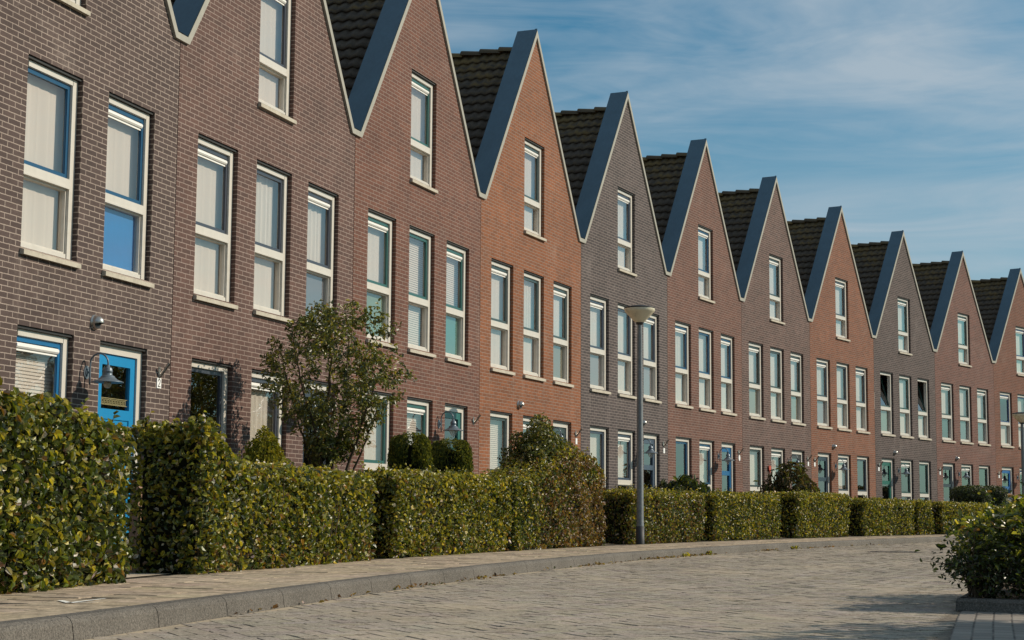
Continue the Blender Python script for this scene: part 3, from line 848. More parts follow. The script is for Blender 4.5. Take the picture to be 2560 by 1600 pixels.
def window(root, x, z0, z1, tz, scol, grille, cur_u, cur_l, sill=True, panel=None, tilt=False, w_=None, rnd=0):
    h = z1 - z0; w_ = w_ or 1.0205
    wo = link('window', cached(('fr', round(h, 3), round(tz, 3)), lambda: frame_mesh(w_, h, tz)), root, (x, 0, z0))
    m = .112; sm = paint('sash_paint', scol)
    m = .062; sw, sh = w_ - .062 - .112 + .004, h - .098 - tz - .088 + .002
    so = link('sash', cached(('sa', round(sh, 3), scol), lambda: sash_mesh(sw, sh, sm)), wo, (m - .002, .082, tz + .088 - .001))
    if tilt: so.rotation_euler = (R(-15), 0, 0)
    p1 = link('pane', cached(('pa', round(sh, 3)), lambda: pane_mesh(sw - .10, sh - .10)), wo, (m + .048, .101, tz + .088 + .05))
    if tilt: p1.rotation_euler = (R(-15), 0, 0); p1.location = (m + .048, .101 + .012, tz + .088 + .05)
    lh = tz - .018 - .062 - .03
    link('pane', cached(('pb', round(lh, 3)), lambda: pane_mesh(w_ - .174 - .03, lh)), wo, (m + .015, .118, .077))
    if grille and not tilt: link('ventilation_grille', cached(('gr',), lambda: grille_mesh(sw - .10)), wo, (m + .048, .098, h - .098 - .056 - .062))
    if sill: link('sill', cached(('si',), lambda: sill_mesh(w_)), wo, (0, 0, 0))
    def cur(kind, za, zb, y):
        nm = {'plain': 'curtain', 'fold': 'curtain', 'slat': 'blind'}[kind]; mt = {'plain': M['curtain_plain'], 'fold': M['curtain_fold'], 'slat': M['blind']}[kind]
        link(nm, cached((kind, round(zb - za, 3)), lambda: flat_mesh(nm, w_ - .02, zb - za, mt, kind == 'fold')), wo, (.01, y, za))
    if tilt: link('curtain', cached(('tc',), lambda: flat_mesh('curtain', .55, 1.1, M['curtain_plain'], True)), wo, (.46, .40, tz + .02))
    if cur_u and not tilt: cur(cur_u, tz + .04, h + .04, .185)
    if panel:
        link('panel', cached(('pn', round(lh, 3), panel), lambda: flat_mesh('panel', w_ - .174 - .01, lh + .02, paint('spandrel_paint', panel, .5))), wo, (m + .005, .145, .070))
    elif cur_l: cur(cur_l, -.05, tz + .03, .180)
    return wo


def door(root, x, c, solid, i):
    z0, z1 = Z['G0'], Z['G1']; h = z1 - z0; w_ = 1.012; m = .105; y0, y1 = .065, .15
    b = MB(); b.box(0, m, y0, y1, 0, h); b.box(w_ - m, w_, y0, y1, 0, h); b.box(m, w_ - m, y0, y1, h - m - .01, h - .004)
    b.box(m, w_ - m, y0, y1 + .05, 0, .03)
    b.box(.004, w_ - .004, .02, y0, h - .028, h - .003, 1)
    do = link('door', cached(('df',), lambda: b.mesh('door', [M['frame'], M['black']])), root, (x, 0, z0))
    dm = paint('door_paint', c); L = w_ - 2 * m; top = h - m - .012
    def leafm():
        b = MB(); k = .105; za, zb = 1.59 - z0, 1.70 - z0
        b.box(0, k, 0, .05, .03, top); b.box(L - k, L, 0, .05, .03, top); b.box(k, L - k, 0, .05, top - .115, top)
        b.box(k, L - k, 0, .05, za, zb); b.box(k, L - k, 0, .05, .03, .25)
        if solid: b.box(k, L - k, .012, .04, .25, za)
        return b.mesh('door_leaf', dm)
    lf = link('door_leaf', cached(('dl', c, solid), leafm), do, (m, .088, 0))
    k = .105
    link('pane', cached(('dp1',), lambda: pane_mesh(L - 2 * k + .02, top - .115 - (1.70 - z0) + .02)), do, (m + k - .01, .115, 1.70 - z0 - .01))
    if not solid: link('pane', cached(('dp2',), lambda: pane_mesh(L - 2 * k + .02, 1.59 - z0 - .25 + .02)), do, (m + k - .01, .115, .24))
    hb = MB(); hb.box(0, .035, -.008, 0, -.09, .09); hb.tube([(.017, 0, .03), (.017, -.045, .03), (.017 - .10, -.048, .03)], .009, 8)
    hx = L - .075 if i < 7 else .04
    ho = link('handle', cached(('hd', i < 7), lambda: hb.mesh('handle', M['steel'])), do, (m + hx, .087, 1.17 - z0))
    if i >= 7: ho.rotation_euler = (0, 0, 0)
    if solid:
        q = MB()                       # band of key pattern stuck to the glass
        u = .0
        W2 = L - 2 * k
        q.quad([(0, 0, 0), (W2, 0, 0), (W2, 0, .006), (0, 0, .006)]); q.quad([(0, 0, .070), (W2, 0, .070), (W2, 0, .076), (0, 0, .076)])
        while u < W2 - .05:
            for (a, b0, c0, d0) in ((0, .006, .014, .062), (.0, .034, .056, .062), (.028, .034, .026, .056), (.012, .034, .026, .032), (.0, .05, .010, .016), (.044, .05, .01, .066)):
                q.quad([(u + a, 0, c0), (u + b0, 0, c0), (u + b0, 0, d0), (u + a, 0, d0)])
            u += .056
        q.build('glass_decoration', plain('etched_band', srgb(150, 140, 96), .7), do).location = (m + k, .111, 1.745 - z0)
    return do


HL = [
    ('dark brown brick gabled row house with blue sashes, leftmost, beside the tall hedge', 0),
    ('brown brick gabled row house partly hidden by the small leafy tree', 0),
    ('red-brown brick gabled row house with green sashes behind two clipped conifers', 0),
    ('bright orange brick gabled row house between a red-brown and a dark grey one', 0),
    ('dark grey brick gabled row house right behind the near street lamp', 0),
    ('red-brown brick gabled row house with blue sashes and blue door, middle distance', 0),
    ('dark brown brick gabled row house with a red heart beside its window', 0),
    ('orange brick gabled row house with dark door on its left side', 0),
    ('dark grey brick gabled row house with two tilted-open upstairs windows', 0),
    ('red-brown brick gabled row house behind the two round bushes', 0),
    ('reddish brick gabled row house cut by the right edge, bright blue door', 0)]
GRP = 'gabled brick row houses along the street'
# panels behind the lower panes of the upstairs windows, per house and window
pan = {(0, 2): (34, 116, 184), (1, 2): (112, 116, 124), (2, 0): (118, 142, 122), (2, 2): (84, 132, 120), (3, 2): (126, 124, 104), (4, 0): (140, 134, 134), (4, 2): (138, 132, 132),
       (6, 0): (134, 130, 112), (6, 2): (130, 126, 110), (7, 0): (136, 134, 136), (8, 0): (120, 130, 114), (9, 0): (14, 52, 44), (9, 1): (84, 104, 106), (9, 2): (86, 108, 110)}
houses = []
for i in range(11):
    root = link('row_house', None, None, (O[i][0], O[i][1], 0), (0, 0, TH[i]))
    root.empty_display_size = .5
    tag(root, HL[i][0], 'house', GRP)
    mir = i >= 7
    link('front_wall', facade_mesh(i, mir), root)
    link('rear_wall', SHELL, root)
    ro = link('roof', TILE_L, root); link('roof', TILE_R, root)
    link('ridge_cap', RIDGE, ro)
    link('gable_trim', TRIM, root); link('gable_cladding', CLAD, root)
    rn = random.Random(40 + i)
    tzF = 3.923 - Z['F0']; tzG = 1.25 - Z['G0']; tzA = 6.42 - Z['A0']
    cset = ['plain', 'plain', 'fold', 'plain']
    for k, (a, b_) in enumerate(U):
        cu = rn.choice(cset)
        if i == 0: cu = ['plain', 'plain', 'plain'][k]
        if i == 1: cu = ['plain', 'fold', 'fold'][k]
        if i == 2: cu = ['plain', 'slat', 'slat'][k]
        if i == 10 and k == 0: cu = None
        window(root, a, Z['F0'], Z['F1'], tzF, sash_c[i], k != 1, cu, 'slat' if (i, k) == (2, 1) else 'plain', panel=pan.get((i, k)), tilt=(i == 8 and k != 1))
    window(root, U[1][0], Z['A0'], Z['A1'], tzA, sash_c[i], True, 'plain', 'plain')
    doork = 2 if not mir else 0
    for k, (a, b_) in enumerate(U):
        if k == doork: door(root, a, door_c[i], i == 0, i)
        else:
            cu = None
            if (i, k) in ((0, 1), (0, 0), (2, 1), (3, 0), (3, 1)): cu = 'slat'
            if (i, k) in ((1, 1), (4, 0), (4, 1), (5, 1), (6, 0), (6, 1), (2, 0), (7, 1)): cu = 'plain' if rn.random() < .8 else 'fold'
            window(root, a, Z['G0'], Z['G1'], tzG, sash_c[i] if i else (24, 100, 148), k == 1, cu, None, sill=False)
    houses.append(root)


# ------------------------------------------------------------------ fittings on the walls
def hpos(i, u, q, z):
    T = Vector((math.cos(TH[i]), math.sin(TH[i]), 0)); n = Vector((math.sin(TH[i]), -math.cos(TH[i]), 0))
    return Vector((O[i][0], O[i][1], z)) + T * u + n * q


def wall_lamp(bulbround):
    root = bpy.data.objects.new('wall_lamp', None); col.objects.link(root)
    b = MB()                       # back plate
    for r, y0, y1 in ((.052, 0, -.010), (.030, -.010, -.022)):
        n = 20; A = [(r * math.cos(2 * math.pi * k / n), y0, 1.35 * r * math.sin(2 * math.pi * k / n)) for k in range(n)]
        B = [(x, y1, z) for x, _, z in A]
        for k in range(n): b.quad([A[k], A[(k + 1) % n], B[(k + 1) % n], B[k]])
        b.quad(B)
    b.build('back_plate', M['lampgrey'], root)
    b = MB(); pts = [(0, -.045, -.13)] + [(0, -.045, z) for z in (-.05, .03, .09)]
    for k in range(1, 13):
        t = math.pi * k / 12; pts.append((0, -.045 - .105 + .105 * math.cos(t), .09 + .105 * math.sin(t)))
    pts.append((0, -.255, .05)); b.tube(pts, .0095, 10); b.tube([(0, -.01, 0), (0, -.045, 0)], .012, 8)
    b.build('arm', M['lampgrey'], root, True)
    b = MB(); cy = -.255
    prof = [(.006, .075), (.018, .072), (.020, .055), (.034, .048), (.046, .030), (.047, .012), (.050, .010), (.050, .002), (.046, 0), (.046, -.030), (.060, -.040), (.072, -.046), (.074, -.056), (.080, -.060),
            (.100, -.078), (.128, -.090), (.165, -.104), (.168, -.110), (.160, -.110), (.12, -.096), (.07, -.066), (.03, -.05)]
    b.lathe(prof, (0, cy, 0), 32); b.build('shade', M['lampgrey'], root, True)
    b = MB()
    if bulbround: b.lathe([(.018, -.06), (.02, -.085), (.036, -.108), (.042, -.130), (.036, -.152), (.020, -.166), (.0, -.170)], (0, cy, 0), 20)
    else: b.lathe([(.066, -.075), (.070, -.105), (.062, -.135), (.044, -.170), (.024, -.200), (.010, -.212), (0, -.216)], (0, cy, 0), 20)
    b.build('bulb' if bulbround else 'glass_shade', M['bulb'] if bulbround else GLOBE, root, True)
    return root


def globe_mat():
    m, k, b, o = new_mat('clear_lamp_glass')
    b.inputs['Base Color'].default_value = (.72, .74, .72, 1); b.inputs['Roughness'].default_value = .08
    b.inputs['Alpha'].default_value = .45
    return m


GLOBE = globe_mat()


def dup(o, parent=None):
    c = o.copy(); col.objects.link(c)
    if parent: c.parent = parent
    for ch in children(o): dup(ch, c)
    return c


lamp0 = wall_lamp(True); lampG = wall_lamp(False)
lampG.location = hpos(1, 3.30, .0, 2.04)
lab = {0: 'grey swan-neck wall lamp with round bulb left of the blue door, nearest to the camera',
       1: 'grey swan-neck wall lamp half hidden behind the small tree',
       2: 'grey swan-neck wall lamp with clear glass on the red-brown wall above two clipped conifers',
       3: 'grey swan-neck wall lamp on orange brick behind the tall shrub',
       4: 'grey swan-neck wall lamp on dark grey brick just behind the near street lamp pole',
       5: 'grey swan-neck wall lamp beside the blue door in middle distance',
       6: 'grey swan-neck wall lamp on dark brown brick above the drooping dark shrub',
       7: 'grey swan-neck wall lamp on orange brick right of a dark door',
       8: 'grey swan-neck wall lamp on dark grey brick right of a green door',
       9: 'grey swan-neck wall lamp on red-brown brick above the round bushes',
       10: 'grey swan-neck wall lamp at the right edge near the bright blue door'}
for i in range(11):
    u = 3.297 if i < 7 else 1.80
    o = lamp0 if i == 0 else (lampG if i == 1 else dup(lampG))
    o.location = hpos(i, u, 0, 2.04); o.rotation_euler = (0, 0, TH[i]); tag(o, lab[i], 'wall lamp', 'swan-neck lamps beside the front doors')


def vent_obj():
    root = bpy.data.objects.new('wall_vent', None); col.objects.link(root)
    b = MB(); Rx = Matrix.Rotation(R(90), 4, 'X')
    b.lathe([(.082, 0), (.082, .012), (.070, .016), (.068, .03)], (0, 0, 0), 24, 0, Rx)
    b.build('collar', M['steel'], root, True)
    b = MB(); n, mm = 22, 12
    for a in range(mm):             # hooded dome, open at the lower front
        for k in range(n):
            def P(aa, kk):
                t = math.pi / 2 * aa / mm; ph = 2 * math.pi * kk / n; r = .068 * math.cos(t)
                return (r * math.cos(ph), -.02 - .088 * math.sin(t), r * math.sin(ph) * 1.05)
            c = P(a + .5, k + .5)
            if c[2] < -.012 and c[1] < -.045: continue
            b.quad([P(a, k), P(a, k + 1), P(a + 1, k + 1), P(a + 1, k)])
    b.build('hood', M['steel'], root, True)
    b = MB(); b.quad([(-.058, -.045, -.012), (.058, -.045, -.012), (.045, -.046, -.062), (-.045, -.046, -.062)])
    b.quad([(-.06, -.02, -.010), (.06, -.02, -.010), (.05, -.10, -.010), (-.05, -.10, -.010)])
    b.build('opening', M['black'], root)
    return root


vl = [(0, 3.42, 2.58, 'round bronze-steel wall vent on dark brick above the wall lamp and blue door'), (3, 1.80, 2.58, 'round steel wall vent on orange brick above the ground floor windows'),
      (4, 3.45, 2.60, 'round steel wall vent beside the near street lamp pole'), (7, 1.66, 2.60, 'round steel wall vent on orange brick above the gap beside a dark door'),
      (8, 1.50, 2.59, 'round steel wall vent on dark grey brick above the green door'), (9, 1.62, 2.57, 'round steel wall vent on red-brown brick, farthest to the right')]
v0 = vent_obj()
for n_, (i, u, z, l) in enumerate(vl):
    o = v0 if n_ == 0 else dup(v0)
    o.location = hpos(i, u, 0, z); o.rotation_euler = (0, 0, TH[i]); tag(o, l, 'vent', 'round steel vents in the brick fronts')


def flag_obj():
    root = bpy.data.objects.new('flagpole_holder', None); col.objects.link(root)
    b = MB(); b.box(-.024, .024, -.006, 0, -.065, .065)
    for z in (-.05, .05): b.tube([(0, -.006, z), (0, -.012, z)], .007, 8)
    b.build('mounting_plate', M['steel'], root)
    b = MB(); n = 14; a, c = Vector((0, -.01, -.05)), Vector((0, -.125, .10))
    b.tube([a, c], [.017, .019], n, caps=False); b.tube([c - (c - a) * .02, a + (c - a) * .1], .015, n, 1)
    b.build('socket', [M['steel'], M['black']], root, True)
    return root


fl = [(0, 4.84, 2.165, 'steel flagpole holder on dark brick above the white number 2 plate'), (2, 4.83, 2.175, 'steel flagpole holder at the end of the red-brown wall by the second clipped conifer'),
      (3, 4.81, 2.19, 'steel flagpole holder at the right end of the bright orange wall'), (4, 4.80, 2.19, 'steel flagpole holder right of the near street lamp'),
      (5, 4.80, 2.19, 'steel flagpole holder right of the middle blue door'), (6, 4.80, 2.19, 'steel flagpole holder on dark brown brick, left one of a close pair'),
      (7, .25, 2.18, 'steel flagpole holder on orange brick, right one of a close pair'), (8, .28, 2.18, 'steel flagpole holder left of the green door'),
      (9, .25, 2.17, 'steel flagpole holder on red-brown brick left of a dark door, before the round bushes'), (10, .24, 2.16, 'steel flagpole holder left of the bright blue door at the right edge')]
f0 = flag_obj()
for n_, (i, u, z, l) in enumerate(fl):
    o = f0 if n_ == 0 else dup(f0)
    o.location = hpos(i, u, 0, z); o.rotation_euler = (0, 0, TH[i]); tag(o, l, 'flagpole holder', 'flagpole holders beside the front doors')

pb = MB(); pb.box(-.048, .048, -.008, 0, -.058, .058)
plate0 = pb.mesh('house_number', M['white'])
nl = [(0, 'small white plate with the number 2 on dark brick'), (3, 'small white number plate at the right end of the orange wall'), (4, 'small white number plate on dark grey brick right of the near street lamp'),
      (5, 'small oval white number plate right of the middle blue door'), (6, 'small white number plate on dark brown brick, left one of a close pair'), (7, 'small white number plate on orange brick, right one of a close pair'),
      (8, 'small white number plate left of the green door'), (9, 'small white number plate on red-brown brick left of a dark door'), (10, 'small white number plate left of the bright blue door')]
for i, l in nl:
    me = plate0
    if i == 5:
        b = MB(); n = 20; A = [(.06 * math.cos(2 * math.pi * k / n), 0, .078 * math.sin(2 * math.pi * k / n)) for k in range(n)]
        B = [(x, -.01, z) for x, _, z in A]
        for k in range(n): b.quad([A[k], A[(k + 1) % n], B[(k + 1) % n], B[k]])
        b.quad(B); me = b.mesh('house_number', M['white'])
    o = link('house_number', me, None, hpos(i, 4.835 if i < 7 else .235, 0, 2.045), (0, 0, TH[i])); tag(o, l, 'number plate', 'white number plates beside the doors')
    if i == 0:
        b = MB()                   # the figure 2
        P = [(-.022, .022), (-.020, .034), (-.008, .042), (.008, .042), (.020, .034), (.022, .020), (.014, .004), (-.004, -.016), (-.022, -.038), (.024, -.038)]
        for (x0, z0), (x1, z1) in zip(P, P[1:]):
            d = Vector((x1 - x0, z1 - z0)).normalized() * .0045; nn = Vector((-d.y, d.x))
            b.quad([(x0 - d.x + nn.x, -.010, z0 - d.y + nn.y), (x0 - d.x - nn.x, -.010, z0 - d.y - nn.y), (x1 + d.x - nn.x, -.010, z1 + d.y - nn.y), (x1 + d.x + nn.x, -.010, z1 + d.y + nn.y)])
        b.build('numeral', M['black'], o)
b = MB()                           # heart
n = 28; P = []
for k in range(n):
    t = 2 * math.pi * k / n; P.append((.0085 * 16 * math.sin(t) ** 3 * .55, .0085 * (13 * math.cos(t) - 5 * math.cos(2 * t) - 2 * math.cos(3 * t) - math.cos(4 * t)) * .85))
b.prism(P[::-1], -.045, -.02); b.tube([(0, -.02, .02), (0, 0, .02)], .008, 6)
o = b.build('wall_heart', M['red']); o.location = hpos(6, 1.80, 0, 1.83); o.rotation_euler = (0, 0, TH[6]); tag(o, 'red heart ornament hung on dark brown brick between two windows', 'ornament')
b = MB()                           # bell plate by the blue door
b.box(-.026, .026, -.014, 0, -.11, .11); o = link('door_bell', None, None, hpos(0, 4.64, 0, 1.52), (0, 0, TH[0])); b.build('bell_plate', M['steel'], o)
b = MB(); b.lathe([(.017, 0), (.017, .012), (.0, .016)], (0, -.014, .06), 16, 0, Matrix.Rotation(R(90), 4, 'X')); b.build('button', M['black'], o, True)
tag(o, 'small steel bell plate with black button beside the nearest blue door', 'doorbell')


# ------------------------------------------------------------------ street lamps
def street_lamp(pos, h, label, sc_=1.0):
    root = link('street_lamp', None, None, pos); tag(root, label, 'street lamp', 'street lamps along the pavement')
    b = MB(); b.lathe([(.072, 0), (.070, .30), (.0, .302)], n=24); b.build('pole_base', M['polebase'], root, True)
    b = MB(); b.lathe([(.066, .301), (.064, .34), (.060, .36), (.045, h - .55), (.040, h - .34), (.040, h - .30)], n=24); b.build('pole', M['pole'], root, True)
    b = MB(); b.lathe([(.040, h - .335), (.052, h - .33), (.066, h - .30), (.078, h - .285), (.030, h - .27)], n=24); b.build('collar', M['polebase'], root, True)
    b = MB(); b.lathe([(.074, h - .292), (.10, h - .268), (.245, h - .115), (.258, h - .100), (.262, h - .060), (.258, h - .052)], n=40); b.build('lamp_bowl', M['bowl'], root, True)
    b = MB(); b.lathe([(.258, h - .056), (.268, h - .052), (.268, h - .040), (.22, h - .022), (.12, h - .004), (0, h)], n=40); b.build('lid', M['polebase'], root, True)
    return root


street_lamp((2.175, 28.16, PZ), 4.04, 'tall grey street lamp with cream bowl beside the dark grey house')
street_lamp((14.30, 46.6, PZ), 3.42, 'second street lamp with cream bowl, far off, cut by the right edge')

# ------------------------------------------------------------------ leaves
rs = np.random.RandomState(11)


def norm(a): return a / np.maximum(np.linalg.norm(a, axis=1, keepdims=True), 1e-9)


def leaf_mesh(name, pos, nrm, dr, size, wr, colr, mat, fold=.14, droop=.18):
    n = len(pos); nrm = norm(nrm); dr = norm(dr - nrm * (dr * nrm).sum(1, keepdims=True)); sd = np.cross(nrm, dr)
    T = [(0, 0, 0), (.28, .46, fold), (.72, .36, fold * .6), (1, 0, -droop), (.72, -.36, fold * .6), (.28, -.46, fold)]
    V = np.empty((n, 6, 3)); S = size[:, None]
    for k, (a, b_, c) in enumerate(T): V[:, k] = pos + S * (dr * a + sd * (b_ * wr) + nrm * c)
    me = bpy.data.meshes.new(name); me.vertices.add(n * 6); me.vertices.foreach_set('co', V.astype(np.float32).ravel())
    idx = (np.arange(n)[:, None] * 6 + np.array([0, 1, 2, 3, 0, 3, 4, 5])[None]).astype(np.int32).ravel()
    me.loops.add(n * 8); me.loops.foreach_set('vertex_index', idx)
    me.polygons.add(n * 2); me.polygons.foreach_set('loop_start', np.arange(0, n * 8, 4, dtype=np.int32))
    me.update(calc_edges=True); me.polygons.foreach_set('use_smooth', np.zeros(len(me.polygons), dtype=bool))
    ca = me.color_attributes.new('Col', 'FLOAT_COLOR', 'POINT')
    cc = np.ones((n, 6, 4), dtype=np.float32); cc[:, :, :3] = colr[:, None, :]
    ca.data.foreach_set('color', cc.ravel()); me.materials.append(mat)
    return me


PAL = {'beech': ([(.036, .062, .012), (.088, .128, .018), (.22, .245, .028), (.38, .36, .038), (.22, .14, .035), (.11, .07, .024), (.44, .45, .30)], [.30, .32, .22, .09, .02, .015, .035]),  # palest tone: leaf undersides, plus highlight sheen painted into the colour
       'yellow': ([(.13, .16, .018), (.22, .24, .024), (.33, .32, .03), (.42, .37, .036), (.28, .18, .035), (.48, .46, .30)], [.22, .33, .25, .1, .03, .03]),  # here too the palest leaves carry painted sheen besides pale undersides
       'brown': ([(.08, .095, .020), (.17, .13, .035), (.20, .12, .036), (.12, .07, .026), (.26, .21, .04), (.40, .34, .26)], [.20, .25, .24, .12, .13, .06]),
       'dark': ([(.022, .040, .010), (.040, .066, .012), (.075, .105, .016), (.13, .16, .02)], [.34, .36, .22, .08]),
       'conifer': ([(.050, .078, .016), (.095, .125, .018), (.16, .19, .022), (.24, .25, .026)], [.22, .34, .28, .16]),
       'gold': ([(.11, .14, .014), (.20, .22, .018), (.30, .30, .024), (.38, .35, .03)], [.24, .34, .28, .14]),
       'tree': ([(.055, .078, .016), (.10, .13, .020), (.18, .205, .028), (.28, .27, .036), (.19, .12, .03)], [.24, .34, .27, .11, .04]),
       'olive': ([(.035, .056, .012), (.065, .095, .014), (.12, .15, .018), (.20, .20, .024), (.16, .10, .03)], [.26, .34, .26, .10, .04]),
       'bronze': ([(.050, .055, .022), (.085, .078, .03), (.13, .105, .045), (.07, .095, .022)], [.34, .3, .16, .2])}


def pick(n, pal):
    c, p = PAL[pal]; k = rs.choice(len(c), n, p=np.array(p) / sum(p)); a = np.array(c)[k]
    return a * (1 + .30 * rs.randn(n, 1)).clip(.4, 1.8) * np.array([1.02, .90, 1.15])


def bump_noise(s, z, k):
    return (np.sin(s * 2.3 + k) * .4 + np.sin(s * 5.1 + z * 3.7 + k * 2) * .35 + np.sin(z * 6.3 - s * 3.1 + k * 3) * .3 + np.sin(s * 11.0 + z * 9 + k) * .18)


def at_np(S, Q, Zv):
    """vectorised at() by dense lookup"""
    ss = np.linspace(-14, 62, 1600)
    if not hasattr(at_np, 't'):
        B = [base(x) for x in ss]; at_np.t = np.array([(p.x, p.y, d.x, d.y) for p, d in B])
    t = at_np.t; px, py, dx, dy = (np.interp(S, ss, t[:, k]) for k in range(4))
    return np.stack([px + dy * Q, py - dx * Q, Zv], 1), np.stack([dx, dy, 0 * dx], 1), np.stack([dy, -dx, 0 * dx], 1)


def hedge(s0, s1, depth, top, label, pal='beech', pal_fn=None, dens=1800, size=.052, seed=0, sprigs=12, qoff=0.0, rough=.065):
    """top: function s -> world z of the clipped top"""
    root = link('hedge', None, None, at((s0 + s1) / 2, hedgeq((s0 + s1) / 2) - depth / 2, 0)); tag(root, label, 'hedge', 'clipped beech hedges along the pavement')
    z0 = PZ; L = s1 - s0; hm = np.mean([top(s0 + L * k / 8) for k in range(9)]) - z0
    faces = [('front', L * hm, 1.0), ('back', L * hm, .35), ('top', L * depth, 1.25), ('end0', depth * hm, 1.0), ('end1', depth * hm, .7)]
    P, N, SS = [], [], []
    for nm, area, f in faces:
        n = int(area * dens * f); u, v = rs.rand(n), rs.rand(n); inn = rs.rand(n) ** 1.4 * .15
        if nm in ('front', 'back'):
            S = s0 + L * u; tz = np.array([top(x) for x in S]); Zv = z0 + .0 + (tz - z0 + .02) * v; Q = np.array([hedgeq(x) for x in S]) + qoff
            sg = 1 if nm == 'front' else -1
            rnd = np.minimum(0, (tz - Zv) / .10 - 1) ** 2 * .04 + np.minimum(0, (Zv - z0) / .16 - 1) ** 2 * .03
            e = np.minimum(0, (S - s0) / .12 - 1) ** 2 * .05 + np.minimum(0, (s1 - S) / .12 - 1) ** 2 * .05
            b_ = bump_noise(S, Zv, seed) * rough
            Q = Q - (0 if sg > 0 else depth) + sg * (b_ - inn - rnd - e); nn = (0, sg, .25)
        elif nm == 'top':
            S = s0 + L * u; tz = np.array([top(x) for x in S]); Q = np.array([hedgeq(x) for x in S]) + qoff - depth * v
            ed = np.minimum(0, np.minimum(v, 1 - v) * depth / .10 - 1) ** 2 * .04
            Zv = tz - inn - ed + bump_noise(S * 1.7, Q, seed + 5) * rough * 1.0; nn = (0, .15, 1)
        else:
            sg = -1 if nm == 'end0' else 1; S0 = s0 if sg < 0 else s1; Q = hedgeq(S0) + qoff - depth * u; Zv = z0 + (top(S0) - z0) * v
            ed = np.minimum(0, np.minimum(u, 1 - u) * depth / .10 - 1) ** 2 * .05
            S = S0 + sg * (bump_noise(Q * 2, Zv, seed + 2) * rough - inn - ed); nn = (sg, 0, .2)
        p, T, NN = at_np(S, Q, Zv)
        nv = T * nn[0] + NN * nn[1] + np.array([0, 0, nn[2]])
        P.append(p); N.append(nv); SS.append(np.broadcast_to(S, (n,)))
    P, N, SS = np.concatenate(P), np.concatenate(N), np.concatenate(SS)
    n = len(P); N = norm(N) + rs.randn(n, 3) * .62; D = np.stack([rs.randn(n), rs.randn(n), rs.randn(n) * .6 - .45], 1)
    sz = size * (.6 + .65 * rs.rand(n)); C = pick(n, pal)
    if pal_fn:
        alt = pick(n, pal_fn[0]); f = rs.rand(n) < np.clip([pal_fn[1](x) for x in SS], 0, 1); C[f] = alt[f]
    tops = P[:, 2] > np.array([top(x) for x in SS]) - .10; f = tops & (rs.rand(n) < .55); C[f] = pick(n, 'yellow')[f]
    low = P[:, 2] < z0 + .22; f = low & (rs.rand(n) < .14); C[f] = pick(n, 'brown')[f]
    # shoots above the cut
    tw = MB(); lp, ln, ld = [], [], []
    for _ in range(int(sprigs * 2.2)):
        S = s0 + L * random.random(); q = hedgeq(S) + qoff - depth * (.05 + .8 * random.random()); a = at(S, q, top(S) - .08); ln_ = .08 + .12 * random.random()
        tip = a + Vector((random.uniform(-.3, .3), random.uniform(-.3, .3), 1)) * ln_; tw.tube([a, tip], [.003, .0015], 4)
        for k in range(5):
            p = a.lerp(tip, .35 + .16 * k); lp.append(p); ln.append((random.uniform(-1, 1), random.uniform(-1, 1), .6)); ld.append((random.uniform(-1, 1), random.uniform(-1, 1), .5))
    # inner twigs, dark core
    for _ in range(int(L * 22)):
        S = s0 + .1 + (L - .2) * random.random(); q = hedgeq(S) + qoff - depth * random.uniform(.1, .6); a = at(S, q, z0)
        tip = at(min(max(S + random.uniform(-.15, .15), s0 + .06), s1 - .06), q + random.uniform(-.1, .1), z0 + (top(S) - z0) * random.uniform(.5, .97)); tw.tube([a, tip], [.009, .003], 4)
    t = tw.build('twigs', M['bark'], root); t.location = tuple(-Vector(root.location))
    k = len(lp); P = np.concatenate([P, np.array(lp)]); N = np.concatenate([N, np.array(ln)]); D = np.concatenate([D, np.array(ld)])
    sz = np.concatenate([sz, size * (.6 + .4 * rs.rand(k))]); C = np.concatenate([C, pick(k, 'yellow')])
    link('foliage', leaf_mesh('foliage', P, N, D, sz, .60, C, M['leaf'], .28, .3), root).location = tuple(-Vector(root.location))
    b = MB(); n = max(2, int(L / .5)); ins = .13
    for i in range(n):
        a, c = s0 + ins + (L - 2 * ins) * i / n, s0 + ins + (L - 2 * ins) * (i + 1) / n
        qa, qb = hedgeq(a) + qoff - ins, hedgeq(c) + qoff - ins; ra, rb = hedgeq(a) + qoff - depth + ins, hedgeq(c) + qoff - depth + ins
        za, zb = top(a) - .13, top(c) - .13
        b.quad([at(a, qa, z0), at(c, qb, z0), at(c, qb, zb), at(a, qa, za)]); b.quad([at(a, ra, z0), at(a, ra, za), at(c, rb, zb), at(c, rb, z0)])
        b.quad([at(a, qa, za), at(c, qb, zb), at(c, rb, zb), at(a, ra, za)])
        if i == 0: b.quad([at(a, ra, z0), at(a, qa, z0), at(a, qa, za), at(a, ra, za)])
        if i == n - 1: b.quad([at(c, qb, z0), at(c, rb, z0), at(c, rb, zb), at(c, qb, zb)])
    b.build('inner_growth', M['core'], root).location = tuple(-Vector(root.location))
    return root


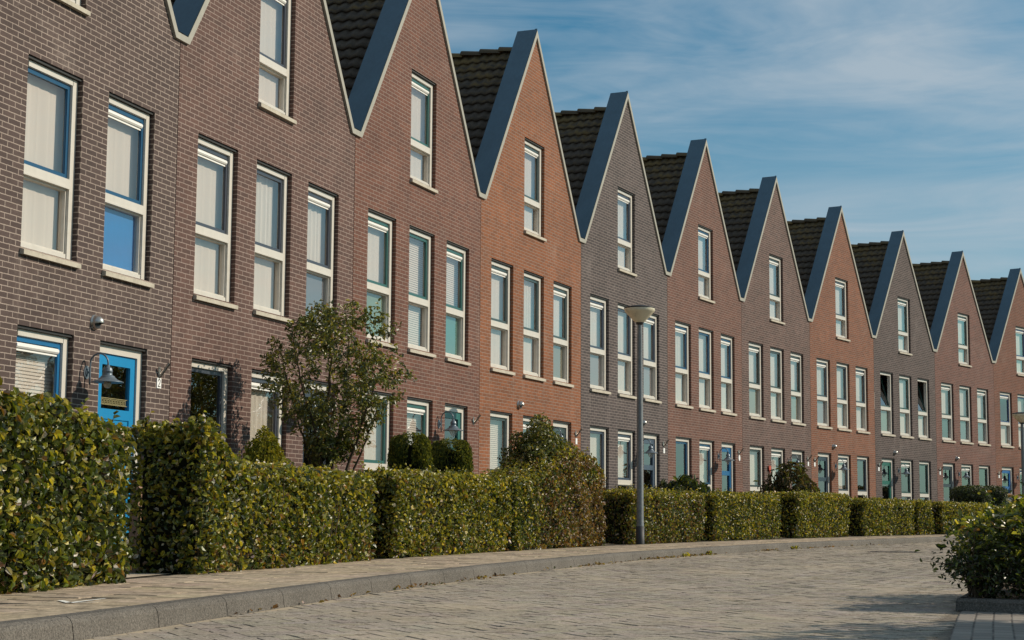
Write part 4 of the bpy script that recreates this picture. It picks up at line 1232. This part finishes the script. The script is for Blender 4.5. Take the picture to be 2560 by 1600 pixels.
bpy.context.view_layer.update()
T_ = lambda *p: (lambda s: lerp(list(p), s))
hedge(-5.6, -1.36, .95, T_((-5.6, 1.40), (-3.6, 1.34), (-2.2, 1.26), (-1.45, 1.17)), 'tallest clipped beech hedge, nearest, filling the lower left corner', seed=1, sprigs=26, size=.055, dens=1900, rough=.06)
hedge(.08, 4.66, .75, T_((.08, 1.30), (.40, 1.29), (.70, 1.13), (1.1, 1.0), (4.7, .985)), 'beech hedge with a taller block at its left end, below the small tree', seed=2, sprigs=30, size=.051, dens=2100, pal_fn=('yellow', lambda s: .3))
hedge(5.42, 9.66, .75, T_((5.4, 1.06), (9.7, 1.08)), 'yellow-green beech hedge below the two clipped conifers', seed=3, sprigs=22, size=.050, dens=2000, pal_fn=('yellow', lambda s: .42))
hedge(9.86, 14.30, .85, T_((9.8, 1.08), (10.9, 1.12), (11.7, 1.36), (12.6, 1.58), (13.3, 1.56), (13.9, 1.44), (14.3, 1.22)), 'browning beech hedge rising to a bulging right end beside the street lamp', seed=4, sprigs=26, size=.050, dens=1900, rough=.09,
      pal_fn=('brown', lambda s: (s - 10.2) / 3.0))
hedge(15.88, 19.95, .95, T_((15, 1.0), (20, 1.02)), 'trimmed beech hedge right behind the street lamp pole', seed=5, sprigs=22, size=.048, dens=1700, pal_fn=('brown', lambda s: .28))
hedge(20.68, 24.75, .8, T_((20, 1.03), (25, 1.04)), 'beech hedge in front of the blue middle door', seed=6, sprigs=8, size=.05, dens=1300, pal_fn=('yellow', lambda s: .3))
hedge(26.25, 30.15, .95, T_((25, 1.10), (30, 1.12)), 'slightly higher beech hedge under the drooping dark shrub', seed=7, sprigs=8, size=.052, dens=1200, pal_fn=('yellow', lambda s: .4))
hedge(31.5, 35.65, .9, T_((31, 1.02), (36, 1.02)), 'beech hedge in front of the far orange house', seed=8, sprigs=6, size=.056, dens=1050, pal_fn=('yellow', lambda s: .3))
hedge(36.1, 37.25, .9, T_((36, 1.02), (38, 1.0)), 'short beech hedge block between two longer far hedges', seed=9, sprigs=2, size=.056, dens=1050, pal_fn=('yellow', lambda s: .3))
hedge(38.2, 42.45, 1.0, T_((37, 1.0), (43, .98)), 'far beech hedge in front of the two round bushes', seed=10, sprigs=4, size=.058, dens=950, pal_fn=('yellow', lambda s: .4))
hedge(43.45, 50.5, .9, T_((43, .90), (50, .92)), 'farthest beech hedge, partly behind the near right shrub', seed=11, sprigs=4, size=.064, dens=750, pal_fn=('yellow', lambda s: .3))


def place_leaves(root, nm, P, N, D, sz, wr, C, mat, **kw):
    P = P - np.array(root.location)[None]
    return link(nm, leaf_mesh(nm, P, N, D, sz, wr, C, mat, **kw), root)


def blob(name, label, cat, c, rad, n, size, wr, pal, mat, box=0.0, updir=None, group=None, lump=.12, jitter=.6, inner=True, stems=5):
    """shrub: leaves scattered through the outer shell of a lumpy (box-ish) volume over short stems"""
    root = link(name, None, None, (c[0], c[1], PZ)); tag(root, label, cat, group)
    d = norm(rs.randn(n, 3)); d[:, 2] = d[:, 2]
    if box: d = np.sign(d) * np.abs(d) ** (1 - box); d = d / (np.abs(d) ** 4).sum(1, keepdims=True) ** .25
    f = 1 + lump * (np.sin(d[:, 0] * 5 + 1) * .5 + np.sin(d[:, 1] * 6 + d[:, 2] * 4) * .5 + np.sin(d[:, 2] * 9 + d[:, 0] * 7) * .4)
    r = (1 - rs.rand(n) ** 2 * .35) * f
    P = np.array(c)[None] + d * r[:, None] * np.array(rad)[None]
    k = P[:, 2] > PZ + .02; P, d = P[k], d[k]; n = len(P)
    N = d + rs.randn(n, 3) * jitter
    D = np.array([updir] * n) + rs.randn(n, 3) * .35 if updir is not None else rs.randn(n, 3) - np.array([0, 0, .4])
    place_leaves(root, 'foliage', P, N, D, size * (.6 + .7 * rs.rand(n)), wr, pick(n, pal), mat)
    b = MB()
    for _ in range(stems):
        a = Vector((random.uniform(-.06, .06), random.uniform(-.06, .06), 0)); t = Vector((random.uniform(-.5, .5) * rad[0], random.uniform(-.5, .5) * rad[1], (c[2] - PZ) + rad[2] * random.uniform(.1, .7)))
        b.tube([a, a.lerp(t, .5) + Vector((0, 0, .03)), t], [.016, .011, .005], 5)
    b.build('stems', M['bark'], root)
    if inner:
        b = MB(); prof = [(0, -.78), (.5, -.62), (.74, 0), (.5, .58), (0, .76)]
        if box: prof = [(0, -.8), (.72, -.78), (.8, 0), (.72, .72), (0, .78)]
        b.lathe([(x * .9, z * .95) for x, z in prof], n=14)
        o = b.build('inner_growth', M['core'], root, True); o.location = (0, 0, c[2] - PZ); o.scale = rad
    return root


# clipped conifers and shrubs behind the hedges
p = at(8.84, 1.5); blob('clipped_conifer', 'dark green clipped conifer, left one of a touching pair behind the hedge', 'conifer', (p.x, p.y, 1.12), (.29, .29, .52), 12000, .040, .30, 'conifer', M['needle'], .45, (0, 0, 1), 'clipped conifers behind the hedge', .05, .35)
p = at(10.35, 1.5); blob('clipped_conifer', 'dark green clipped conifer, right one of a touching pair behind the hedge', 'conifer', (p.x, p.y, 1.10), (.31, .31, .53), 12000, .040, .30, 'conifer', M['needle'], .45, (0, 0, 1), 'clipped conifers behind the hedge', .05, .35)
p = at(4.30, 1.6); blob('golden_conifer', 'small golden-green conifer with two soft tips behind the second hedge', 'conifer', (p.x, p.y, .90), (.26, .30, .56), 8500, .042, .32, 'gold', M['needle'], 0, (0, 0, 1), None, .1, .5)
p2 = at(4.66, 1.5); r_ = blob('golden_conifer', 'smaller golden-green tuft right of the golden conifer', 'conifer', (p2.x, p2.y, .82), (.18, .22, .46), 4500, .042, .32, 'gold', M['needle'], 0, (0, 0, 1), None, .1, .5)
p = at(12.45, 2.1); blob('tall_shrub', 'tall peaked olive-green shrub growing behind the browning hedge', 'shrub', (p.x, p.y, 1.27), (.50, .55, .70), 10500, .05, .6, 'tree', M['leaf'], 0, None, None, .22, .9)
p = at(13.4, 2.05); blob('tall_shrub', 'lower browning shrub sloping down right of the tall peaked shrub', 'shrub', (p.x, p.y, 1.12), (.60, .66, .62), 10500, .050, .6, 'beech', M['leaf'], 0, None, None, .2, .9)
p = at(14.2, 2.1); blob('tall_shrub', 'small brown-leaved shrub at the right end of the bulging hedge', 'shrub', (p.x, p.y, .98), (.42, .5, .55), 5200, .048, .6, 'brown', M['leaf'], 0, None, None, .25, .9)
p = at(21.2, 1.9); blob('leafy_shrub', 'low dark leafy shrub showing above the hedge before the blue-sashed house', 'shrub', (p.x, p.y, .88), (.62, .55, .42), 2200, .12, .34, 'dark', M['leaf'], 0, (0, 0, 1), None, .15, .7)
p = at(29.3, 1.7); blob('drooping_shrub', 'drooping bronze-green narrow-leaved shrub below a wall lamp', 'shrub', (p.x, p.y, 1.22), (.62, .62, .60), 1350, .17, .24, 'bronze', M['leaf_soft'], 0, (0, 0, -.6), None, .25, .9, inner=False, stems=12)
p = at(44.1, 1.8); blob('round_bush', 'dark clipped round bush, left one of two far right', 'bush', (p.x, p.y, 1.12), (.58, .58, .46), 9000, .05, .6, 'dark', M['leaf'], .3, None, 'round clipped bushes far right', .05, .6)
p = at(46.0, 1.8); blob('round_bush', 'dark clipped round bush, right one of two far right', 'bush', (p.x, p.y, 1.10), (.50, .50, .50), 8000, .05, .6, 'dark', M['leaf'], .25, None, 'round clipped bushes far right', .05, .6)
p = at(.95, 2.35); blob('twiggy_shrub', 'loose small-leaved shrub poking out beside the taller hedge block', 'shrub', (p.x, p.y, 1.02), (.22, .26, .24), 700, .045, .5, 'dark', M['leaf'], 0, None, None, .25, .9, inner=False)


# branching tree -------------------------------------------------------------
def tree(name, label, base_p, tips, stems, crown_fn, nleaf, lsize, pal, trunk_r, seed, cat='tree', mat=None, n_tw=500, extra=None):
    rn = random.Random(seed); root = link(name, None, None, base_p); tag(root, label, cat)
    nodes = []                      # (pos, radius)
    b = MB()
    B = Vector(base_p)
    for path, r0, r1 in stems:
        pts = [Vector(q) for q in path]; fine = []
        for a, c in zip(pts, pts[1:]):
            for k in range(6): fine.append(a.lerp(c, k / 6) + Vector((rn.uniform(-1, 1), rn.uniform(-1, 1), 0)) * .012)
        fine.append(pts[-1]); n = len(fine); rad = [r0 + (r1 - r0) * k / (n - 1) for k in range(n)]
        b.tube(fine, rad, 7); nodes += list(zip(fine, rad))[n // 3:]
    lp, dirs = [], []
    targets = [Vector(crown_fn(rn)) for _ in range(n_tw)]
    targets.sort(key=lambda t: min((t - q).length for q, _ in nodes))
    for t in targets:
        best = min(range(len(nodes)), key=lambda k: (nodes[k][0] - t).length + max(0, nodes[k][0].z - t.z) * .8)
        q, r = nodes[best]; L = (t - q).length
        if L < .04: continue
        mid = q.lerp(t, .5) + Vector((rn.uniform(-1, 1), rn.uniform(-1, 1), rn.uniform(.0, .6))) * L * .10
        r = min(r * .6, .010 + .004 * L); b.tube([q, mid, t], [r, r * .7, max(.0014, r * .35)], 4, caps=False)
        nodes += [(mid, r * .7), (t, r * .4)]
        for f in (.45, .7, .85, 1.0): lp.append(q.lerp(mid, f * 2) if f < .5 else mid.lerp(t, f * 2 - 1)); dirs.append((t - q).normalized())
    b.build('trunk', M['bark'], root, True)
    lp = np.array(lp); dirs = np.array(dirs); k = rs.randint(0, len(lp), nleaf)
    P = lp[k] + rs.randn(nleaf, 3) * np.array([.035, .035, .035]) * (lsize / .06)
    N = rs.randn(nleaf, 3) * .8 + np.array([0, 0, .6]); D = dirs[k] * .6 + rs.randn(nleaf, 3) * .6 - np.array([0, 0, .5])
    m = leaf_mesh('crown', P, N, D, lsize * (.55 + .7 * rs.rand(nleaf)), .52, pick(nleaf, pal), mat or M['leaf'])
    link('crown', m, root)
    return root


def crown1(rn):
    while 1:
        z = rn.uniform(1.12, 3.0); f = (z - 1.12) / 1.88
        rmax = (.14 + 1.66 * f) if f < .45 else .90 * math.sqrt(max(0, 1 - ((f - .45) / .62) ** 2))
        a = rn.uniform(0, 2 * math.pi); r = math.sqrt(rn.random()) * rmax
        cl_ = math.sin(a * 3 + z * 5) + math.sin(a * 5 - z * 7 + 2) + math.sin(z * 9 + a)
        if r > .35 * rmax: r *= 1 + .07 * cl_
        if cl_ > -.35 or rn.random() < .3: return (r * math.cos(a) + .02 + .10 * f, r * math.sin(a), z)


tp = at(6.76, 1.25)
tree('garden_tree', 'small multi-stemmed leafy tree in front of the brown brick house', (tp.x, tp.y, PZ), None,
     [([(0, 0, 0), (.01, 0, .5), (0, .02, 1.1), (-.02, 0, 1.8), (.02, .05, 2.4)], .052, .012),
      ([(-.04, .03, 0), (-.10, .05, .5), (-.2, .1, 1.0), (-.38, .15, 1.6), (-.55, .2, 2.15)], .026, .007),
      ([(.05, -.03, 0), (.12, -.04, .6), (.26, .0, 1.1), (.45, -.1, 1.7), (.62, -.1, 2.2)], .030, .008),
      ([(.06, .05, .1), (.22, .10, .8), (.42, .1, 1.3), (.6, .0, 1.8)], .022, .006),
      ([(0, 0, .9), (.1, .15, 1.4), (.18, .3, 2.2), (.2, .3, 2.7)], .024, .006),
      ([(0, 0, .8), (-.12, -.2, 1.4), (-.3, -.35, 2.0), (-.42, -.3, 2.6)], .022, .005)],
     crown1, 10500, .056, 'tree', .05, 5, n_tw=560)
# long thin shoots sticking out of that tree's top are part of its twigs

# trees across the street: outside the frame, they show in the window panes
def big_tree(pos, h, seed, rad=2.3, z0=1.8, n=9000, pal='tree', size=.16):
    def cf(rn):
        while 1:
            v = Vector((rn.uniform(-1, 1), rn.uniform(-1, 1), rn.uniform(-1, 1)))
            if v.length < 1 and (v.length > .35 or rn.random() < .2):
                return (v.x * rad * (1 + .2 * math.sin(v.z * 5 + seed)), v.y * rad, z0 + (h - z0) * (v.z * .5 + .5))
    return tree('street_tree', 'leafy tree across the street seen mirrored in the ground floor windows', pos, None,
                [([(0, 0, 0), (.05, 0, h * .3), (0, .1, h * .6), (.1, 0, h * .85)], .12, .03), ([(0, 0, h * .25), (.5, .3, h * .5), (1.0, .5, h * .7)], .06, .02), ([(0, 0, h * .3), (-.5, -.4, h * .5), (-.9, -.6, h * .72)], .06, .02)],
                cf, n, size, pal, .12, seed, n_tw=260)


for k_, (pos_, hh_, sd3) in enumerate((((25.5, 49.5, 0), 6.6, 31), ((31, 45, 0), 7.2, 32), ((33, 54, 0), 7.5, 33))):
    r_ = big_tree(pos_, hh_, sd3); r_['group'] = 'trees across the street'
    r_['label'] = ['low leafy tree across the street mirrored in the dark ground floor window', 'broad leafy tree across the street beyond the right edge', 'tallest leafy tree across the street beyond the right edge'][k_]


# ------------------------------------------------------------------ right-hand shrubs on the island
def shrub_canes(name, label, c, spread, h, ncane, nleaf, lsize, pal, seed, lean=(0, 0), wr=.6, group=None, mt='leaf_back'):
    rn = random.Random(seed); root = link(name, None, None, (c[0], c[1], .08)); tag(root, label, 'shrub', group)
    b = MB(); lp, ld = [], []
    for _ in range(ncane):
        a = Vector((rn.uniform(-.25, .25) * spread, rn.uniform(-.25, .25) * spread, 0)); ang = rn.uniform(0, 2 * math.pi); rr = spread * math.sqrt(rn.random())
        t = Vector((rr * math.cos(ang) + lean[0], rr * math.sin(ang) + lean[1], h * (1 - .55 * (rr / spread) ** 2) * rn.uniform(.55, 1.05)))
        m = a.lerp(t, .55) + Vector((0, 0, h * .22)); P = [a.lerp(m, k / 4) for k in range(4)] + [m.lerp(t, k / 4) for k in range(5)]
        b.tube(P, [.008 - .0007 * k for k in range(9)], 5)
        for k in range(2, 9):
            for _j in range(3): lp.append(P[k] + Vector((rn.gauss(0, 1), rn.gauss(0, 1), rn.gauss(0, 1))) * .03); ld.append((t - a).normalized())
        for _j in range(4):            # side twigs
            k = rn.randint(3, 7); e = P[k] + Vector((rn.gauss(0, .09), rn.gauss(0, .09), rn.gauss(.02, .08))); e.z = max(e.z, .02); b.tube([P[k], e], [.003, .001], 4)
            for f in (.5, .8, 1): lp.append(P[k].lerp(e, f)); ld.append((e - P[k]).normalized())
    b.build('stems', M['bark'], root)
    lp = np.array(lp); ld = np.array(ld); k = rs.randint(0, len(lp), nleaf); P = lp[k] + rs.randn(nleaf, 3) * .035; P[:, 2] = np.maximum(P[:, 2], .01)
    link('foliage', leaf_mesh('foliage', P, rs.randn(nleaf, 3) * .7 + np.array([0, 0, .7]), ld[k] + rs.randn(nleaf, 3) * .6 - np.array([0, 0, .25]), lsize * (.55 + .7 * rs.rand(nleaf)), wr, pick(nleaf, pal), M[mt]), root)
    return root


shrub_canes('bed_shrub', 'sprawling yellow-green shrub with arching canes above the right kerb, nearest', (3.74, 11.42), .78, .74, 90, 7000, .052, 'beech', 3)
shrub_canes('bed_shrub', 'small dark fine-leaved shrub spilling over the left corner of the kerb', (3.12, 11.15), .30, .40, 34, 1500, .038, 'dark', 4, wr=.55)
shrub_canes('bed_shrub', 'larger leafy shrub behind, at the right edge of the planting bed', (4.25, 12.6), .95, .80, 90, 7400, .056, 'beech', 5)
shrub_canes('bed_shrub', 'low ground shrub creeping along the top of the right kerb', (3.5, 10.98), .38, .22, 40, 1500, .035, 'dark', 6)
# casting the shade on the near right of the road (beyond the frame)
shrub_canes('bed_shrub', 'tall shrub just beyond the right edge shading the road', (5.7, 9.35), 1.25, 2.7, 100, 8000, .09, 'tree', 8)


# ------------------------------------------------------------------ small things on the ground
def weed(s, label, n=26, size=.05, h=.07):
    p = at(s, kerbq(s) + .03, 0); root = link('weed', None, None, p); tag(root, label, 'weed', 'weeds growing along the kerb')
    P = rs.randn(n, 3) * np.array([.05, .05, 0]) + np.array([0, 0, .01]); D = np.stack([rs.randn(n), rs.randn(n), np.ones(n) * 1.1], 1)
    link('leaves', leaf_mesh('leaves', P, np.stack([rs.randn(n), rs.randn(n), np.ones(n)], 1), D, h * (.5 + .8 * rs.rand(n)), .45, pick(n, 'yellow'), M['leaf_soft']), root)


weed(12.55, 'small dry weed in the gutter left of the street lamp foot')
weed(13.9, 'green weed in the gutter just left of the street lamp foot', 34)
weed(19.3, 'low green weed in the gutter right of the street lamp', 30)
n = 420
S = rs.uniform(-3, 44, n); f = rs.rand(n) < .62
S[f] = rs.choice([1.0, 3.2, 7.6, 8.5, 10.8, 11.6, 12.6, 13.4, 17.5, 20.4, 21.8], f.sum()) + rs.randn(f.sum()) * .35
Q = np.array([kerbq(x) for x in S]) + .03 + np.abs(rs.randn(n)) * .04; P, _, _ = at_np(S, Q, np.full(n, .008)); m = leaf_mesh('fallen_leaves', P, rs.randn(n, 3) * .5 + np.array([0, 0, 1]), rs.randn(n, 3) * np.array([1, 1, .25]), .022 + .03 * rs.rand(n), .6, pick(n, 'brown'), M['leaf_soft'], fold=.35, droop=-.3)
tag(link('fallen_leaves', m), 'dry fallen leaves scattered along the gutter', 'leaves', kind='stuff')


mk = MB(); zc = PZ + .005
for a, c, w0, w1 in (((150, 1500.5), (174, 1506.5), .010, .012), ((174, 1506.5), (264, 1495.5), .012, .005), ((176, 1507), (250, 1504.5), .006, .002)):
    A, B = pix(*a, zc), pix(*c, zc); d = (B - A).normalized(); nn = Vector((-d.y, d.x, 0))
    mk.quad([A + nn * w0 * 1.6, A - nn * w0 * 1.6, B - nn * w1 * 1.6, B + nn * w1 * 1.6])
tag(mk.build('painted_mark', M['chalk']), 'thin white corner mark painted on the pavement slabs', 'marking')
# drain cover in the far road
gp = pix(2236, 1380.5, 0.0); _, gd = base(36)
b = MB(); b.box(-.42, .42, -.16, .16, -.02, .006); 
for k in range(9): b.box(-.38 + k * .085, -.33 + k * .085, -.13, .13, .006, .010)
o = b.build('drain_cover', M['polebase']); o.location = gp; o.rotation_euler = (0, 0, R(4)); tag(o, 'dark iron drain cover lying in the far part of the road', 'drain cover')
pp = pix(336, 1412, PZ); b = MB(); b.box(-.045, .045, -.045, .045, 0, .72); b.lathe([(.064, .72), (.0, .76)], n=4, M4=Matrix.Rotation(R(45), 4, 'Z'))
o = b.build('garden_post', M['wood']); o.location = pp; o.rotation_euler = (0, 0, TH[0]); tag(o, 'short pale wooden post seen in the gap between the two nearest hedges', 'post')
